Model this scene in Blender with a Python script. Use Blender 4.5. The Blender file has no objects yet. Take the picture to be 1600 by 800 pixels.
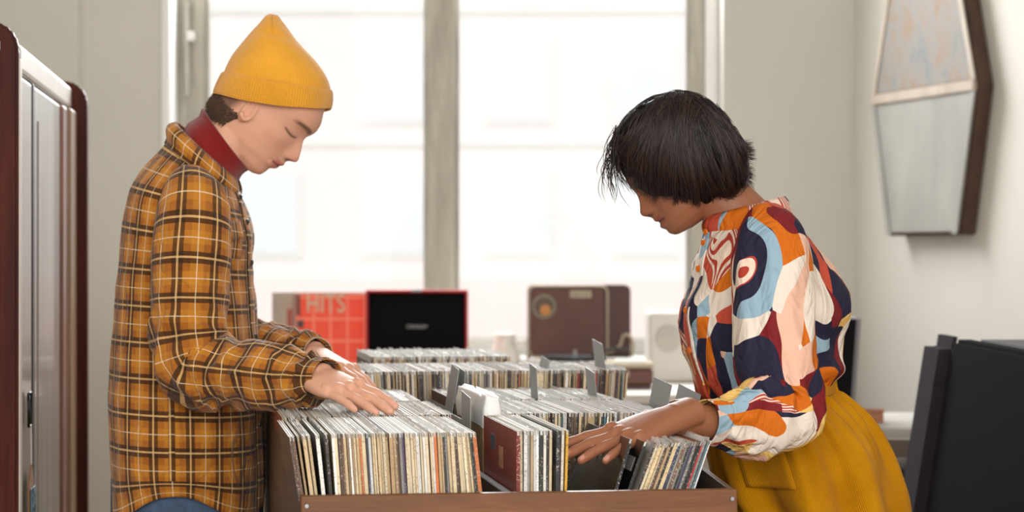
import bpy, bmesh, math, random
import numpy as np
from mathutils import Vector, Matrix, noise as mnoise

random.seed(7)
rng = np.random.default_rng(7)
SC = bpy.context.scene
COL = SC.collection

# ------------------------------------------------------------------ camera, sky, sun, large lights, exposure
FPX = 3500.0            # focal length in pixels of the 1600 px wide frame
CAM_Z = 1.32            # the camera stands level at this height, looking along +Y
cam_data = bpy.data.cameras.new('camera')
cam_data.sensor_width = 36.0
cam_data.lens = FPX / 1600.0 * 36.0
cam_data.clip_end = 200
cam_data.dof.use_dof = True
cam_data.dof.focus_distance = 3.36
cam_data.dof.aperture_fstop = 5.6
cam = bpy.data.objects.new('camera', cam_data)
COL.objects.link(cam)
cam.location = (0, 0, CAM_Z)
cam.rotation_euler = (math.pi / 2, 0, 0)
SC.camera = cam

world = bpy.data.worlds.new('overcast_sky')
SC.world = world
world.use_nodes = True
bg = world.node_tree.nodes['Background']
bg.inputs[0].default_value = (0.93, 0.965, 1.0, 1)
bg.inputs[1].default_value = 0.95

sun_data = bpy.data.lights.new('sun', 'SUN')
sun_data.energy = 1.8
sun_data.angle = math.radians(12)
sun_data.color = (1.0, 0.95, 0.88)
sun = bpy.data.objects.new('sun', sun_data)
COL.objects.link(sun)
sun.rotation_euler = (math.radians(40), 0, math.radians(-20))

def area_light(name, loc, target, sx, sy, power, color=(1, 1, 1), spread=180):
    d = bpy.data.lights.new(name, 'AREA')
    d.shape = 'RECTANGLE'; d.size = sx; d.size_y = sy; d.energy = power; d.color = color
    o = bpy.data.objects.new(name, d)
    COL.objects.link(o)
    d.spread = math.radians(spread)
    o.location = loc
    o.rotation_euler = (Vector(target) - Vector(loc)).to_track_quat('-Z', 'Y').to_euler()
    return o

# daylight of the tall windows in the wall behind the photographer; then a lamp added high in the main window to brighten the record tops
area_light('window_daylight_behind_photographer', (0.6, -2.2, 2.3), (0.0, 4.0, 1.1), 3.8, 2.4, 235, (1.0, 0.98, 0.955))
area_light('added_window_daylight', (-0.2, 8.02, 2.75), (-0.2, 4.0, 0.9), 1.9, 1.0, 140, (0.96, 0.98, 1.0), 150)

SC.view_settings.view_transform = 'Standard'
SC.view_settings.look = 'None'
SC.view_settings.gamma = 1.0
SC.view_settings.use_curve_mapping = False
SC.view_settings.exposure = -0.06

# ------------------------------------------------------------------ helpers
def P(px, py, Y):
    """photograph coordinates at the depth Y -> a point of the room in metres"""
    return Vector(((px - 800.0) / FPX * Y, Y, CAM_Z - (py - 400.0) / FPX * Y))

def lin(c):
    out = []
    for v in c[:3]:
        v = v / 255.0
        out.append(v / 12.92 if v <= 0.04045 else ((v + 0.055) / 1.055) ** 2.4)
    return tuple(out) + (1.0,)

def obj(name, me, mat=None, parent=None):
    o = bpy.data.objects.new(name, me)
    COL.objects.link(o)
    if mat is not None:
        for m in (mat if isinstance(mat, (list, tuple)) else [mat]):
            me.materials.append(m)
    if parent is not None:
        o.parent = parent
    return o

def tag(o, label=None, cat=None, group=None, kind=None):
    if label: o['label'] = label
    if cat: o['category'] = cat
    if group: o['group'] = group
    if kind: o['kind'] = kind
    return o

def empty(name, loc=(0, 0, 0), rz=0.0):
    o = bpy.data.objects.new(name, None)
    o.empty_display_size = 0.1
    COL.objects.link(o)
    o.location = loc
    o.rotation_euler = (0, 0, rz)
    return o

def mesh_from(verts, faces, smooth=True, uvs=None, name='mesh'):
    me = bpy.data.meshes.new(name)
    me.from_pydata([tuple(v) for v in verts], [], faces)
    if uvs is not None:
        ul = me.uv_layers.new(name='UVMap')
        k = 0
        buf = np.empty(len(me.loops) * 2, dtype=np.float32)
        for fu in uvs:
            for (u, v) in fu:
                buf[k] = u; buf[k + 1] = v; k += 2
        ul.data.foreach_set('uv', buf)
    me.polygons.foreach_set('use_smooth', [smooth] * len(me.polygons))
    me.update()
    return me

def bm_mesh(bm, smooth=False, name='mesh'):
    bmesh.ops.recalc_face_normals(bm, faces=bm.faces)
    me = bpy.data.meshes.new(name)
    bm.to_mesh(me)
    bm.free()
    if smooth:
        me.polygons.foreach_set('use_smooth', [True] * len(me.polygons))
    return me

def add_box(bm, lo, hi, bevel=0.0, seg=2, M=None, mi=0):
    r = bmesh.ops.create_cube(bm, size=1.0)
    vs = r['verts']
    for v in vs:
        v.co = Vector((lo[0] + (v.co.x + .5) * (hi[0] - lo[0]), lo[1] + (v.co.y + .5) * (hi[1] - lo[1]), lo[2] + (v.co.z + .5) * (hi[2] - lo[2])))
    fs = set(f for v in vs for f in v.link_faces)
    for f in fs: f.material_index = mi
    if bevel > 0:
        es = list(set(e for v in vs for e in v.link_edges))
        rr = bmesh.ops.bevel(bm, geom=es, offset=bevel, segments=seg, profile=.5, affect='EDGES')
        vs = list(set(v for f in rr['faces'] for v in f.verts) | set(v for v in vs if v.is_valid))
    if M is not None:
        for v in vs: v.co = M @ v.co
    return vs

def box_mesh(lo, hi, bevel=0.0, M=None, seg=2):
    bm = bmesh.new()
    add_box(bm, lo, hi, bevel, seg, M)
    return bm_mesh(bm)

def catmull(pts, n):
    """resample a list of equal-length number tuples along a Catmull-Rom curve, n samples"""
    a = np.array(pts, dtype=float)
    m = len(a)
    out = []
    for i in range(n):
        t = i / (n - 1) * (m - 1)
        k = min(int(t), m - 2); f = t - k
        p1, p2 = a[k], a[k + 1]
        p0 = a[k - 1] if k > 0 else 2 * p1 - p2
        p3 = a[k + 2] if k + 2 < m else 2 * p2 - p1
        out.append(0.5 * ((2 * p1) + (-p0 + p2) * f + (2 * p0 - 5 * p1 + 4 * p2 - p3) * f * f + (-p0 + 3 * p1 - 3 * p2 + p3) * f ** 3))
    return np.array(out)

def interp(x, xs, ys):
    return float(np.interp(x, xs, ys))

def loft(rings, closed=True, cap0=False, cap1=False, us=None, vs=None, thick=0.0):
    """rings: list of equally long point lists -> verts, faces, uvs (uv in metres when us / vs are given)"""
    nr, n = len(rings), len(rings[0])
    verts = [p for r in rings for p in r]
    faces, uvs = [], []
    m = n if closed else n - 1
    for i in range(nr - 1):
        for j in range(m):
            j2 = (j + 1) % n
            faces.append((i * n + j, i * n + j2, (i + 1) * n + j2, (i + 1) * n + j))
            if us is not None:
                uvs.append(((us[j], vs[i]), (us[j + 1], vs[i]), (us[j + 1], vs[i + 1]), (us[j], vs[i + 1])))
    for cap, base, flip in ((cap0, 0, True), (cap1, (nr - 1) * n, False)):
        if cap:
            c = sum((Vector(verts[base + j]) for j in range(n)), Vector()) / n
            verts.append(tuple(c)); ci = len(verts) - 1
            for j in range(n):
                j2 = (j + 1) % n
                f = (base + j, base + j2, ci)
                faces.append(f[::-1] if flip else f)
                if us is not None:
                    q = vs[0] if base == 0 else vs[-1]
                    t = ((us[j], q), (us[j + 1], q), (us[j], q + .01))
                    uvs.append(t[::-1] if flip else t)
    return verts, faces, (uvs if us is not None else None)

def tube(path, radii, n=12, up=(0, 0, 1), caps=True, flat=None):
    """tube along path (list of Vectors); radii numbers or (r_in_plane, r_side)"""
    rings = []
    path = [Vector(p) for p in path]
    T0 = None
    N = None
    for i, p in enumerate(path):
        a = path[max(i - 1, 0)]; b = path[min(i + 1, len(path) - 1)]
        T = (b - a).normalized()
        if N is None:
            U = Vector(up)
            if abs(U.dot(T)) > .97: U = Vector((0, 1, 0))
            N = (U - T * U.dot(T)).normalized()
        else:
            N = (N - T * N.dot(T)).normalized()
        B = T.cross(N)
        r = radii[i]
        r1, r2 = (r if isinstance(r, (tuple, list, np.ndarray)) else (r, r))
        rings.append([p + N * (r1 * math.cos(2 * math.pi * k / n)) + B * (r2 * math.sin(2 * math.pi * k / n)) for k in range(n)])
    return loft(rings, cap0=caps, cap1=caps)

def smooth_path(pts, n):
    return [Vector(p) for p in catmull([tuple(p) for p in pts], n)]

class Builder:
    """collects vertex / face lists into one mesh"""
    def __init__(self): self.v = []; self.f = []
    def add(self, vf):
        b = len(self.v)
        self.v += [tuple(p) for p in vf[0]]
        self.f += [tuple(i + b for i in f) for f in vf[1]]
        return self
    def mesh(self, smooth=True): return mesh_from(self.v, self.f, smooth)

def bake(o, mods):
    """apply modifiers given as (type, {settings}) and return the mesh"""
    for t, kw in mods:
        m = o.modifiers.new(t.lower(), t)
        for k, v in kw.items(): setattr(m, k, v)
    dg = bpy.context.evaluated_depsgraph_get()
    me = bpy.data.meshes.new_from_object(o.evaluated_get(dg))
    o.modifiers.clear()
    old = o.data
    o.data = me
    bpy.data.meshes.remove(old)
    return me

# ------------------------------------------------------------------ materials
class NT:
    def __init__(self, name):
        self.m = bpy.data.materials.new(name)
        self.m.use_nodes = True
        self.t = self.m.node_tree
        self.b = self.t.nodes['Principled BSDF']
    def n(self, typ, **kw):
        nd = self.t.nodes.new(typ)
        for k, v in kw.items(): setattr(nd, k, v)
        return nd
    def l(self, a, b): self.t.links.new(a, b)
    def val(self, sock, v):
        if hasattr(v, 'links') or isinstance(v, bpy.types.NodeSocket): self.l(v, sock)
        else: sock.default_value = v
    def math(self, op, a, b=0.0, c=0.0):
        nd = self.n('ShaderNodeMath', operation=op)
        self.val(nd.inputs[0], a); self.val(nd.inputs[1], b); self.val(nd.inputs[2], c)
        return nd.outputs[0]
    def mix(self, fac, a, b, blend='MIX'):
        nd = self.n('ShaderNodeMix', data_type='RGBA', blend_type=blend)
        self.val(nd.inputs[0], fac); self.val(nd.inputs[6], a); self.val(nd.inputs[7], b)
        return nd.outputs[2]
    def coord(self, which='Object', scale=(1, 1, 1), rot=(0, 0, 0)):
        tc = self.n('ShaderNodeTexCoord'); mp = self.n('ShaderNodeMapping')
        mp.inputs['Scale'].default_value = scale; mp.inputs['Rotation'].default_value = rot
        self.l(tc.outputs[which], mp.inputs[0])
        return mp.outputs[0]
    def noise(self, vec, scale=5.0, detail=4.0, rough=.55, dist=0.0):
        nd = self.n('ShaderNodeTexNoise')
        if vec is not None: self.l(vec, nd.inputs['Vector'])
        nd.inputs['Scale'].default_value = scale; nd.inputs['Detail'].default_value = detail
        nd.inputs['Roughness'].default_value = rough; nd.inputs['Distortion'].default_value = dist
        return nd.outputs[0], nd.outputs[1]
    def ramp(self, fac, stops, mode='LINEAR'):
        nd = self.n('ShaderNodeValToRGB')
        cr = nd.color_ramp; cr.interpolation = mode
        while len(cr.elements) < len(stops): cr.elements.new(.5)
        for e, (p, c) in zip(cr.elements, stops):
            e.position = p; e.color = c if len(c) == 4 else tuple(c) + (1,)
        self.l(fac, nd.inputs[0])
        return nd.outputs[0]
    def bump(self, h, strength=.3, dist=.002):
        nd = self.n('ShaderNodeBump')
        nd.inputs['Strength'].default_value = strength; nd.inputs['Distance'].default_value = dist
        self.l(h, nd.inputs['Height'])
        self.l(nd.outputs[0], self.b.inputs['Normal'])
    def bump2(self, h, strength=.3, dist=.01):
        nd = self.n('ShaderNodeBump')
        nd.inputs['Strength'].default_value = strength; nd.inputs['Distance'].default_value = dist
        self.l(h, nd.inputs['Height'])
        old = self.b.inputs['Normal'].links
        if old: self.l(old[0].from_socket, nd.inputs['Normal'])
        self.l(nd.outputs[0], self.b.inputs['Normal'])
    def base(self, c): self.val(self.b.inputs['Base Color'], c)
    def set(self, **kw):
        for k, v in kw.items(): self.val(self.b.inputs[k.replace('_', ' ')], v)
        return self

def simple(name, c, rough=.6, var=.12, scale=8.0, bump=0.0, bscale=60.0, metallic=0.0, stretch=(1, 1, 1), spec=.5, sheen=0.0, coord='Object'):
    t = NT(name)
    v = t.coord(coord, stretch)
    f, _ = t.noise(v, scale, 5)
    a = lin(c)
    dk = tuple(x * (1 - var * 1.6) for x in a[:3]) + (1,)
    lt = tuple(min(1, x * (1 + var)) for x in a[:3]) + (1,)
    t.base(t.ramp(f, [(.25, dk), (.75, lt)]))
    t.set(Roughness=rough, Metallic=metallic)
    t.b.inputs['Specular IOR Level'].default_value = spec
    if sheen: t.b.inputs['Sheen Weight'].default_value = sheen
    if bump:
        g, _ = t.noise(v, bscale, 3)
        t.bump(g, bump, .002)
    return t.m

def wood(name, c1, c2, axis=0, rough=.45, scale=6.0, bump=.15, coat=0.0):
    t = NT(name)
    s = [14.0, 14.0, 14.0]; s[axis] = 1.3
    v = t.coord('Object', tuple(s))
    f, _ = t.noise(v, scale * .35, 8, .65, .6)
    g, _ = t.noise(v, scale * 3, 4, .6)
    k = t.math('ADD', t.math('MULTIPLY', f, .75), t.math('MULTIPLY', g, .25))
    t.base(t.ramp(k, [(.3, lin(c1)), (.5, lin([(a + b) / 2 for a, b in zip(c1, c2)])), (.7, lin(c2))]))
    t.set(Roughness=rough)
    t.b.inputs['Coat Weight'].default_value = coat
    t.bump(k, bump, .002)
    return t.m

MAT = {}
MAT['wall'] = simple('plaster_wall', (206, 203, 193), .85, .03, 2.0, .08, 90)
MAT['reveal'] = simple('white_reveal_paint', (238, 238, 234), .6, .03, 3.0)
MAT['floor'] = wood('floor_wood', (96, 66, 42), (150, 110, 74), 1, .4)
MAT['ceiling'] = simple('ceiling_paint', (232, 230, 224), .9, .02)
MAT['oldframe'] = wood('weathered_grey_frame', (146, 141, 128), (206, 201, 188), 2, .7, 5, .5)
MAT['crate'] = wood('bin_brown_wood', (84, 45, 12), (138, 84, 32), 0, .5, 7, .2)
MAT['crate_side'] = wood('bin_side_wood', (78, 58, 44), (122, 98, 78), 1, .6, 6, .2)
MAT['crate_in'] = wood('bin_inner_wood', (52, 38, 28), (92, 72, 54), 1, .6, 6, .2)
MAT['metal'] = simple('steel', (150, 150, 150), .35, .1, 20, metallic=1.0)
MAT['dark_metal'] = simple('dark_metal', (60, 58, 55), .4, .1, 20, metallic=.8)
MAT['white_metal'] = simple('white_enamel', (232, 230, 224), .4, .03)
MAT['black_plastic'] = simple('black_plastic', (22, 21, 22), .4, .1)

# ------------------------------------------------------------------ the room
YB = 8.0                                   # back wall
XL = -2.35                                 # left corner, outside the frame
XJ = (125 - 800) / FPX * YB                # a shallow step in the back wall
XR = (1335 - 800) / FPX * YB               # right corner
WX0, WX1 = (252 - 800) / FPX * YB, (1130 - 800) / FPX * YB
WZ0, WZ1 = CAM_Z - (556 - 400) / FPX * YB, 3.3
CEIL = 3.7
TH = 0.45

def wall_back():
    bm = bmesh.new()
    add_box(bm, (XL - .3, YB - .02, 0), (XJ, YB + TH, CEIL))
    add_box(bm, (XJ, YB, 0), (WX0, YB + TH, CEIL))
    add_box(bm, (WX1, YB, 0), (XR + .3, YB + TH, CEIL))
    add_box(bm, (WX0, YB, 0), (WX1, YB + TH, WZ0))
    add_box(bm, (WX0, YB, WZ1), (WX1, YB + TH, CEIL))
    return tag(obj('wall_back', bm_mesh(bm), MAT['wall']), kind='structure')
wall_back()
tag(obj('wall_left', box_mesh((XL - .3, -3.5, 0), (XL, YB, CEIL)), MAT['wall']), kind='structure')
# the right wall runs a little outwards towards the camera
RW = math.radians(16.5)
mw = Matrix.Translation((XR, YB, 0)) @ Matrix.Rotation(RW, 4, 'Z')
o = tag(obj('wall_right', box_mesh((0, -12.0, 0), (.3, .12, CEIL)), MAT['wall']), kind='structure')
o.matrix_world = mw
tag(obj('floor', box_mesh((-4.0, -3.5, -.1), (6.0, YB + .4, 0)), MAT['floor']), kind='structure')
tag(obj('ceiling', box_mesh((-4.0, -3.5, CEIL), (6.0, YB + .4, CEIL + .1)), MAT['ceiling']), kind='structure')
tag(obj('baseboard_back', box_mesh((XL, YB - .018, 0), (XR, YB - .001, .1), .004), MAT['reveal']), kind='structure')

def window():
    Yf = YB + .16
    def X(px): return (px - 800) / FPX * Yf
    w = tag(empty('window_1', ((WX0 + WX1) / 2, Yf, WZ0)), kind='structure')
    base = Vector(w.location)
    def bar(name, lo, hi, mat, bevel=.006):
        return obj(name, box_mesh(Vector(lo) - base, Vector(hi) - base, bevel), mat, w)
    fx0, fx1 = WX0 + .001, WX1 - .001
    bar('window_frame', (fx0, Yf, WZ0), (X(320), Yf + .09, WZ1), MAT['oldframe'])
    bar('window_frame', (X(1078), Yf, WZ0), (X(1101), Yf + .09, WZ1), MAT['oldframe'])
    bar('window_frame', (X(1101) + .001, Yf - .01, WZ0), (fx1, Yf + .09, WZ1), MAT['reveal'])
    bar('mullion', (X(667), Yf - .02, WZ0), (X(712), Yf + .09, WZ1), MAT['oldframe'])
    for a, b in ((320, 667), (712, 1078)):
        bar('window_rail', (X(a) + .001, Yf + .01, WZ0), (X(b) - .001, Yf + .07, WZ0 + .06), MAT['reveal'])
        bar('window_rail', (X(a) + .001, Yf + .01, WZ1 - .07), (X(b) - .001, Yf + .07, WZ1), MAT['oldframe'])
        for s in (a, b):       # narrow sash beads beside the glass
            e = .012 if s == a else -.012
            lo, hi = sorted((X(s), X(s) + e))
            bar('sash_bead', (lo, Yf + .012, WZ0 + .06), (hi, Yf + .05, WZ1 - .07), MAT['oldframe'], .003)
        g = NT('window_glass')
        g.set(Roughness=.02, Alpha=.10, IOR=1.45); g.base((.95, .97, 1, 1))
        bar('pane', (X(a) + .013, Yf + .03, WZ0 + .06), (X(b) - .013, Yf + .034, WZ1 - .07), g.m, 0)
    bar('reveal_lining', (WX0 + .001, YB - .012, WZ0), (WX0 + .034, Yf - .001, WZ1), MAT['reveal'])
    # an old casement latch on the left frame, hinge pins
    for z in (2.12,):
        bar('latch', (X(293) - .008, Yf - .03, z - .22), (X(293) + .008, Yf - .002, z + .12), MAT['oldframe'], .004)
    bar('latch_knob', (X(300) - .012, Yf - .045, 2.1), (X(300) + .012, Yf - .002, 2.135), MAT['white_metal'], .005)
window()
# white sill board
tag(obj('trim_1', box_mesh((WX0 - .05, YB - .16, WZ0 - .04), (WX1 + .05, YB + .15, WZ0 - .001), .006), MAT['reveal']), kind='structure')

# pale apartment house across the street
def house():
    h = tag(empty('apartment_house', (0, 32, 0)), 'pale apartment house seen hazily through the window', 'building')
    pale = simple('pale_render', (246, 238, 236), .9, .02, .4)
    pink = simple('pink_render', (246, 228, 226), .9, .02, .4)
    blue = simple('bluish_panes', (232, 238, 241), .5, .03, .4)
    obj('wall', box_mesh((-9, 0, 0), (9, 4, 12)), pale, h)
    obj('wall', box_mesh((-9, -.05, -3), (9, -.001, 1.0)), pink, h)
    for r in range(4):
        for c in range(9):
            x = -7.6 + c * 1.8; z = 1.3 + r * 1.9
            wv = obj('window', box_mesh((x, -.04, z), (x + 1.0, -.001, z + 1.25)), MAT['reveal'], h)
            obj('pane', box_mesh((x + .07, -.06, z + .07), (x + .93, -.041, z + 1.18)), blue, wv)
        obj('ledge', box_mesh((-9, -.05, 1.0 + r * 1.9), (9, -.001, 1.10 + r * 1.9)), MAT['reveal'], h)
    tag(obj('street_ground', box_mesh((-20, 8.6, -3.2), (20, 40, -3.0)), MAT['ceiling']), kind='structure')
house()

# ------------------------------------------------------------------ the record bins
TH_B = math.atan(0.157)
BIN = Matrix.Translation((-.283, 3.0, 0)) @ Matrix.Rotation(TH_B, 4, 'Z')
FLOOR1, FLOOR2 = .764, .794
LP = .315

def prism_vz(poly, u0, u1):
    """plate with outline poly in (v, z), from u0 to u1"""
    n = len(poly)
    v = [(u0, a, b) for a, b in poly] + [(u1, a, b) for a, b in poly]
    f = [tuple(range(n))[::-1], tuple(range(n, 2 * n))] + [(i, (i + 1) % n, n + (i + 1) % n, n + i) for i in range(n)]
    bm = bmesh.new()
    bv = [bm.verts.new(p) for p in v]
    for q in f: bm.faces.new([bv[i] for i in q])
    bmesh.ops.bevel(bm, geom=list(bm.edges), offset=.0015, segments=1, affect='EDGES')
    return bm_mesh(bm)

def screw(parent, loc, axis='y'):
    bm = bmesh.new()
    bmesh.ops.create_cone(bm, cap_ends=True, segments=12, radius1=.0035, radius2=.0028, depth=.002)
    M = Matrix.Translation(loc) @ (Matrix.Rotation(math.pi / 2, 4, 'X') if axis == 'y' else Matrix.Rotation(math.pi / 2, 4, 'Y'))
    bmesh.ops.transform(bm, matrix=M, verts=bm.verts)
    return obj('screw', bm_mesh(bm), MAT['metal'], parent)

bin1 = tag(empty('record_bin'), 'brown wooden record bin with two columns between the two people', 'record bin')
bin1.matrix_world = BIN
W1 = .602
fb = obj('front_board', box_mesh((0, 0, .70), (W1, .018, .998), .002), MAT['crate'], bin1)
for u in (.008, W1 - .008):
    for z in (.985, .80): screw(fb, (u, -.0008, z))
for u0, nm in ((0, 'side_board'), (W1 - .008, 'side_board')):
    s = obj(nm, prism_vz([(.0185, .70), (.0185, .997), (.452, 1.034), (.452, .70)], u0, u0 + .008), MAT['crate_side'], bin1)
    obj(nm, prism_vz([(.4525, .70), (.4525, 1.047), (1.04, 1.047), (1.04, .70)], u0, u0 + .008), MAT['crate_side'], bin1)
    screw(s, (u0 - .0005 if u0 == 0 else W1 + .0005, .05, .93), 'x')
    for k in range(3):      # boards of the stand below
        obj('lower_board', box_mesh((u0, .02 + k * .342, .22), (u0 + .008, .35 + k * .342, .699), .003), MAT['crate_side'], bin1)
obj('centre_divider', prism_vz([(.0185, .7645), (.0185, .994), (1.02, .994), (1.02, .7645)], .284, .2955), MAT['crate_in'], bin1)
for u0, u1 in ((.0165, .2835), (.296, W1 - .0165)):
    for v in (.351, .692):
        obj('cross_divider', box_mesh((u0, v, .7645), (u1, v + .008, .93), .001), MAT['crate_in'], bin1)
obj('back_board', box_mesh((.0165, 1.0245, .70), (W1 - .0165, 1.0395, 1.046), .002), MAT['crate_side'], bin1)
obj('bottom_panel', box_mesh((.0165, .0185, .745), (W1 - .0165, 1.024, .764), 0), MAT['crate_in'], bin1)
obj('lower_front', box_mesh((.0165, .03, .22), (W1 - .0165, .045, .744), .002), MAT['crate'], bin1)
for u in (.02, W1 - .06):
    for v in (.05, .96):
        obj('leg', box_mesh((u, v, 0), (u + .04, v + .04, .744), .003), MAT['crate_side'], bin1)

bin2 = tag(empty('record_bin'), 'second record bin standing behind the front one', 'record bin')
bin2.matrix_world = BIN
W2 = .70
obj('front_board', box_mesh((0.03, 1.045, .74), (W2, 1.058, .99), .002), MAT['crate'], bin2)
obj('back_board', box_mesh((0.03, 1.745, .74), (W2, 1.758, 1.0), .002), MAT['crate_side'], bin2)
for u0 in (.03, W2 - .014):
    obj('side_board', box_mesh((u0, 1.0585, .74), (u0 + .014, 1.7445, .99), .002), MAT['crate_side'], bin2)
obj('cross_divider', box_mesh((.045, 1.385, .7945), (W2 - .015, 1.392, .95), .001), MAT['crate_in'], bin2)
obj('bottom_panel', box_mesh((.045, 1.0585, .779), (W2 - .015, 1.7445, .794), 0), MAT['crate_in'], bin2)
for u in (.06, W2 - .06):
    for v in (1.07, 1.70):
        obj('leg', box_mesh((u, v, 0), (u + .04, v + .04, .7785), .003), MAT['crate_side'], bin2)

# ---- record sleeves
def spine_mat():
    t = NT('record_spine')
    oi = t.n('ShaderNodeObjectInfo')
    v = t.coord('Object')
    add = t.n('ShaderNodeVectorMath', operation='ADD')
    sc = t.n('ShaderNodeVectorMath', operation='SCALE'); sc.inputs[3].default_value = 37.0
    cx = t.n('ShaderNodeCombineXYZ')
    for i in range(3): t.l(oi.outputs['Random'], cx.inputs[i])
    t.l(cx.outputs[0], sc.inputs[0]); t.l(v, add.inputs[0]); t.l(sc.outputs[0], add.inputs[1])
    wear, _ = t.noise(add.outputs[0], 28, 6, .7)
    grime = t.math('MULTIPLY', t.math('SUBTRACT', wear, .5), .9)
    col = t.mix(.5, oi.outputs['Color'], oi.outputs['Color'])
    hs = t.n('ShaderNodeHueSaturation')
    t.l(col, hs.inputs['Color']); t.l(t.math('ADD', grime, 1.0), hs.inputs['Value'])
    # printed title along the spine: small broken dashes
    mp = t.n('ShaderNodeMapping'); mp.inputs['Scale'].default_value = (420, 1, 520)
    t.l(add.outputs[0], mp.inputs[0])
    tx, _ = t.noise(mp.outputs[0], 1.0, 2, .5)
    sp, _ = t.noise(add.outputs[0], 16, 1, .5)
    m = t.math('MULTIPLY', t.math('GREATER_THAN', tx, .60), t.math('GREATER_THAN', sp, .46))
    lum = t.n('ShaderNodeRGBToBW'); t.l(oi.outputs['Color'], lum.inputs[0])
    ink = t.mix(t.math('GREATER_THAN', lum.outputs[0], .25), lin((226, 214, 196)), lin((70, 52, 44)))
    c2 = t.mix(t.math('MULTIPLY', m, .5), hs.outputs[0], ink)
    t.base(c2); t.set(Roughness=.55)
    t.bump(wear, .25, .001)
    return t.m
def cover_mat():
    t = NT('record_cover')
    oi = t.n('ShaderNodeObjectInfo')
    r = t.ramp(oi.outputs['Random'], [(0, lin((214, 206, 190))), (.2, lin((60, 56, 60))), (.35, lin((196, 180, 150))), (.5, lin((120, 96, 74))), (.62, lin((222, 218, 210))), (.75, lin((70, 84, 96))), (.88, lin((150, 60, 44)))], 'CONSTANT')
    f, _ = t.noise(t.coord('Object'), 9, 6)
    t.base(t.mix(t.math('MULTIPLY', f, .5), r, lin((150, 136, 118)))); t.set(Roughness=.35)
    return t.m
def top_mat():
    t = NT('record_top_edge')
    oi = t.n('ShaderNodeObjectInfo')
    v = t.coord('Object')
    f, _ = t.noise(v, 40, 4, .7)
    r = t.ramp(oi.outputs['Random'], [(0, lin((238, 236, 232))), (.35, lin((234, 230, 222))), (.6, lin((250, 250, 248))), (.85, lin((210, 200, 184))), (.96, lin((120, 112, 104)))], 'CONSTANT')
    t.base(t.mix(t.math('MULTIPLY', f, .15), r, lin((200, 188, 170)))); t.set(Roughness=.6)
    return t.m
def plastic_mat():
    t = NT('clear_plastic_sleeve')
    f, _ = t.noise(t.coord('Object'), 60, 4, .6)
    t.base(lin((244, 246, 247))); t.set(Roughness=.3, Alpha=.72)
    t.b.inputs['Specular IOR Level'].default_value = .8
    t.bump(f, .5, .003)
    return t.m
RM = [spine_mat(), cover_mat(), top_mat()]
PLASTIC = plastic_mat()
PLASTIC2 = simple('milky_plastic', (240, 240, 238), .3, .03, 20, .5, 60)
CARD = NT('divider_card_grey')
CARD.base(lin((150, 152, 154))); CARD.set(Roughness=.5); CARD = CARD.m

def record_mesh(t, s=LP):
    """card sleeve: two walls with an open top showing the paper inner sleeve, spine towards v = 0"""
    w = min(.0007, t * .25); g = .006
    pr = [(0, 0), (t, 0), (t, s), (t - w, s), (t - w, s - g), (w, s - g), (w, s), (0, s)]     # outline in (x, z)
    v = [(x, 0, z) for x, z in pr] + [(x, s, z) for x, z in pr]
    f = [(0, 1, 6), (1, 2, 3), (1, 3, 4), (1, 4, 5), (1, 5, 6), (0, 6, 7)]
    fr = [tuple(q) for q in f] + [tuple(i + 8 for i in q[::-1]) for q in f]
    mi = [0] * 12
    for i in range(8):
        fr.append((i, i + 8, (i + 1) % 8 + 8, (i + 1) % 8))
        mi.append(0 if i == 0 else (1 if i in (1, 7) else 2))
    # paper inner sleeve standing in the mouth
    b = len(v); q = t * .38
    a0, a1, z0, z1 = q, t - q, s - g - .001, s - .0012
    v += [(a0, .003, z0), (a1, .003, z0), (a1, s - .003, z0), (a0, s - .003, z0), (a0, .003, z1), (a1, .003, z1), (a1, s - .003, z1), (a0, s - .003, z1)]
    for c in ((0, 1, 5, 4), (1, 2, 6, 5), (2, 3, 7, 6), (3, 0, 4, 7), (4, 5, 6, 7)):
        fr.append(tuple(b + i for i in c)); mi.append(2)
    me = mesh_from(v, fr, smooth=False, name='record')
    me.polygons.foreach_set('material_index', mi)
    bm = bmesh.new(); bm.from_mesh(me); bmesh.ops.recalc_face_normals(bm, faces=bm.faces); bm.to_mesh(me); bm.free()
    return me
REC = {}
for t in (.0022, .0028, .0036, .0050):
    me = record_mesh(t)
    for m in RM: me.materials.append(m)
    REC[t] = me
def plastic_strip(seed, t=.0034, rise=.009):
    r = random.Random(seed)
    n = 14
    v, f = [], []
    for row, z in enumerate((LP - .012, LP + .001, LP + rise)):
        for i in range(n):
            y = -.002 + (LP + .004) * i / (n - 1)
            a = (0, .0005, .0013)[row]
            v.append((-.0004 + r.uniform(-a, a), y, z + (r.uniform(-.0022, .0016) if row == 2 else 0)))
    for row in range(2):
        for i in range(n - 1):
            f.append((row * n + i, row * n + i + 1, (row + 1) * n + i + 1, (row + 1) * n + i))
    me = mesh_from(v, f, True, name='plastic_sleeve')
    me.materials.append(PLASTIC)
    return me
STRIPS = [plastic_strip(i, rise=random.uniform(.002, .006)) for i in range(8)]

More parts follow.
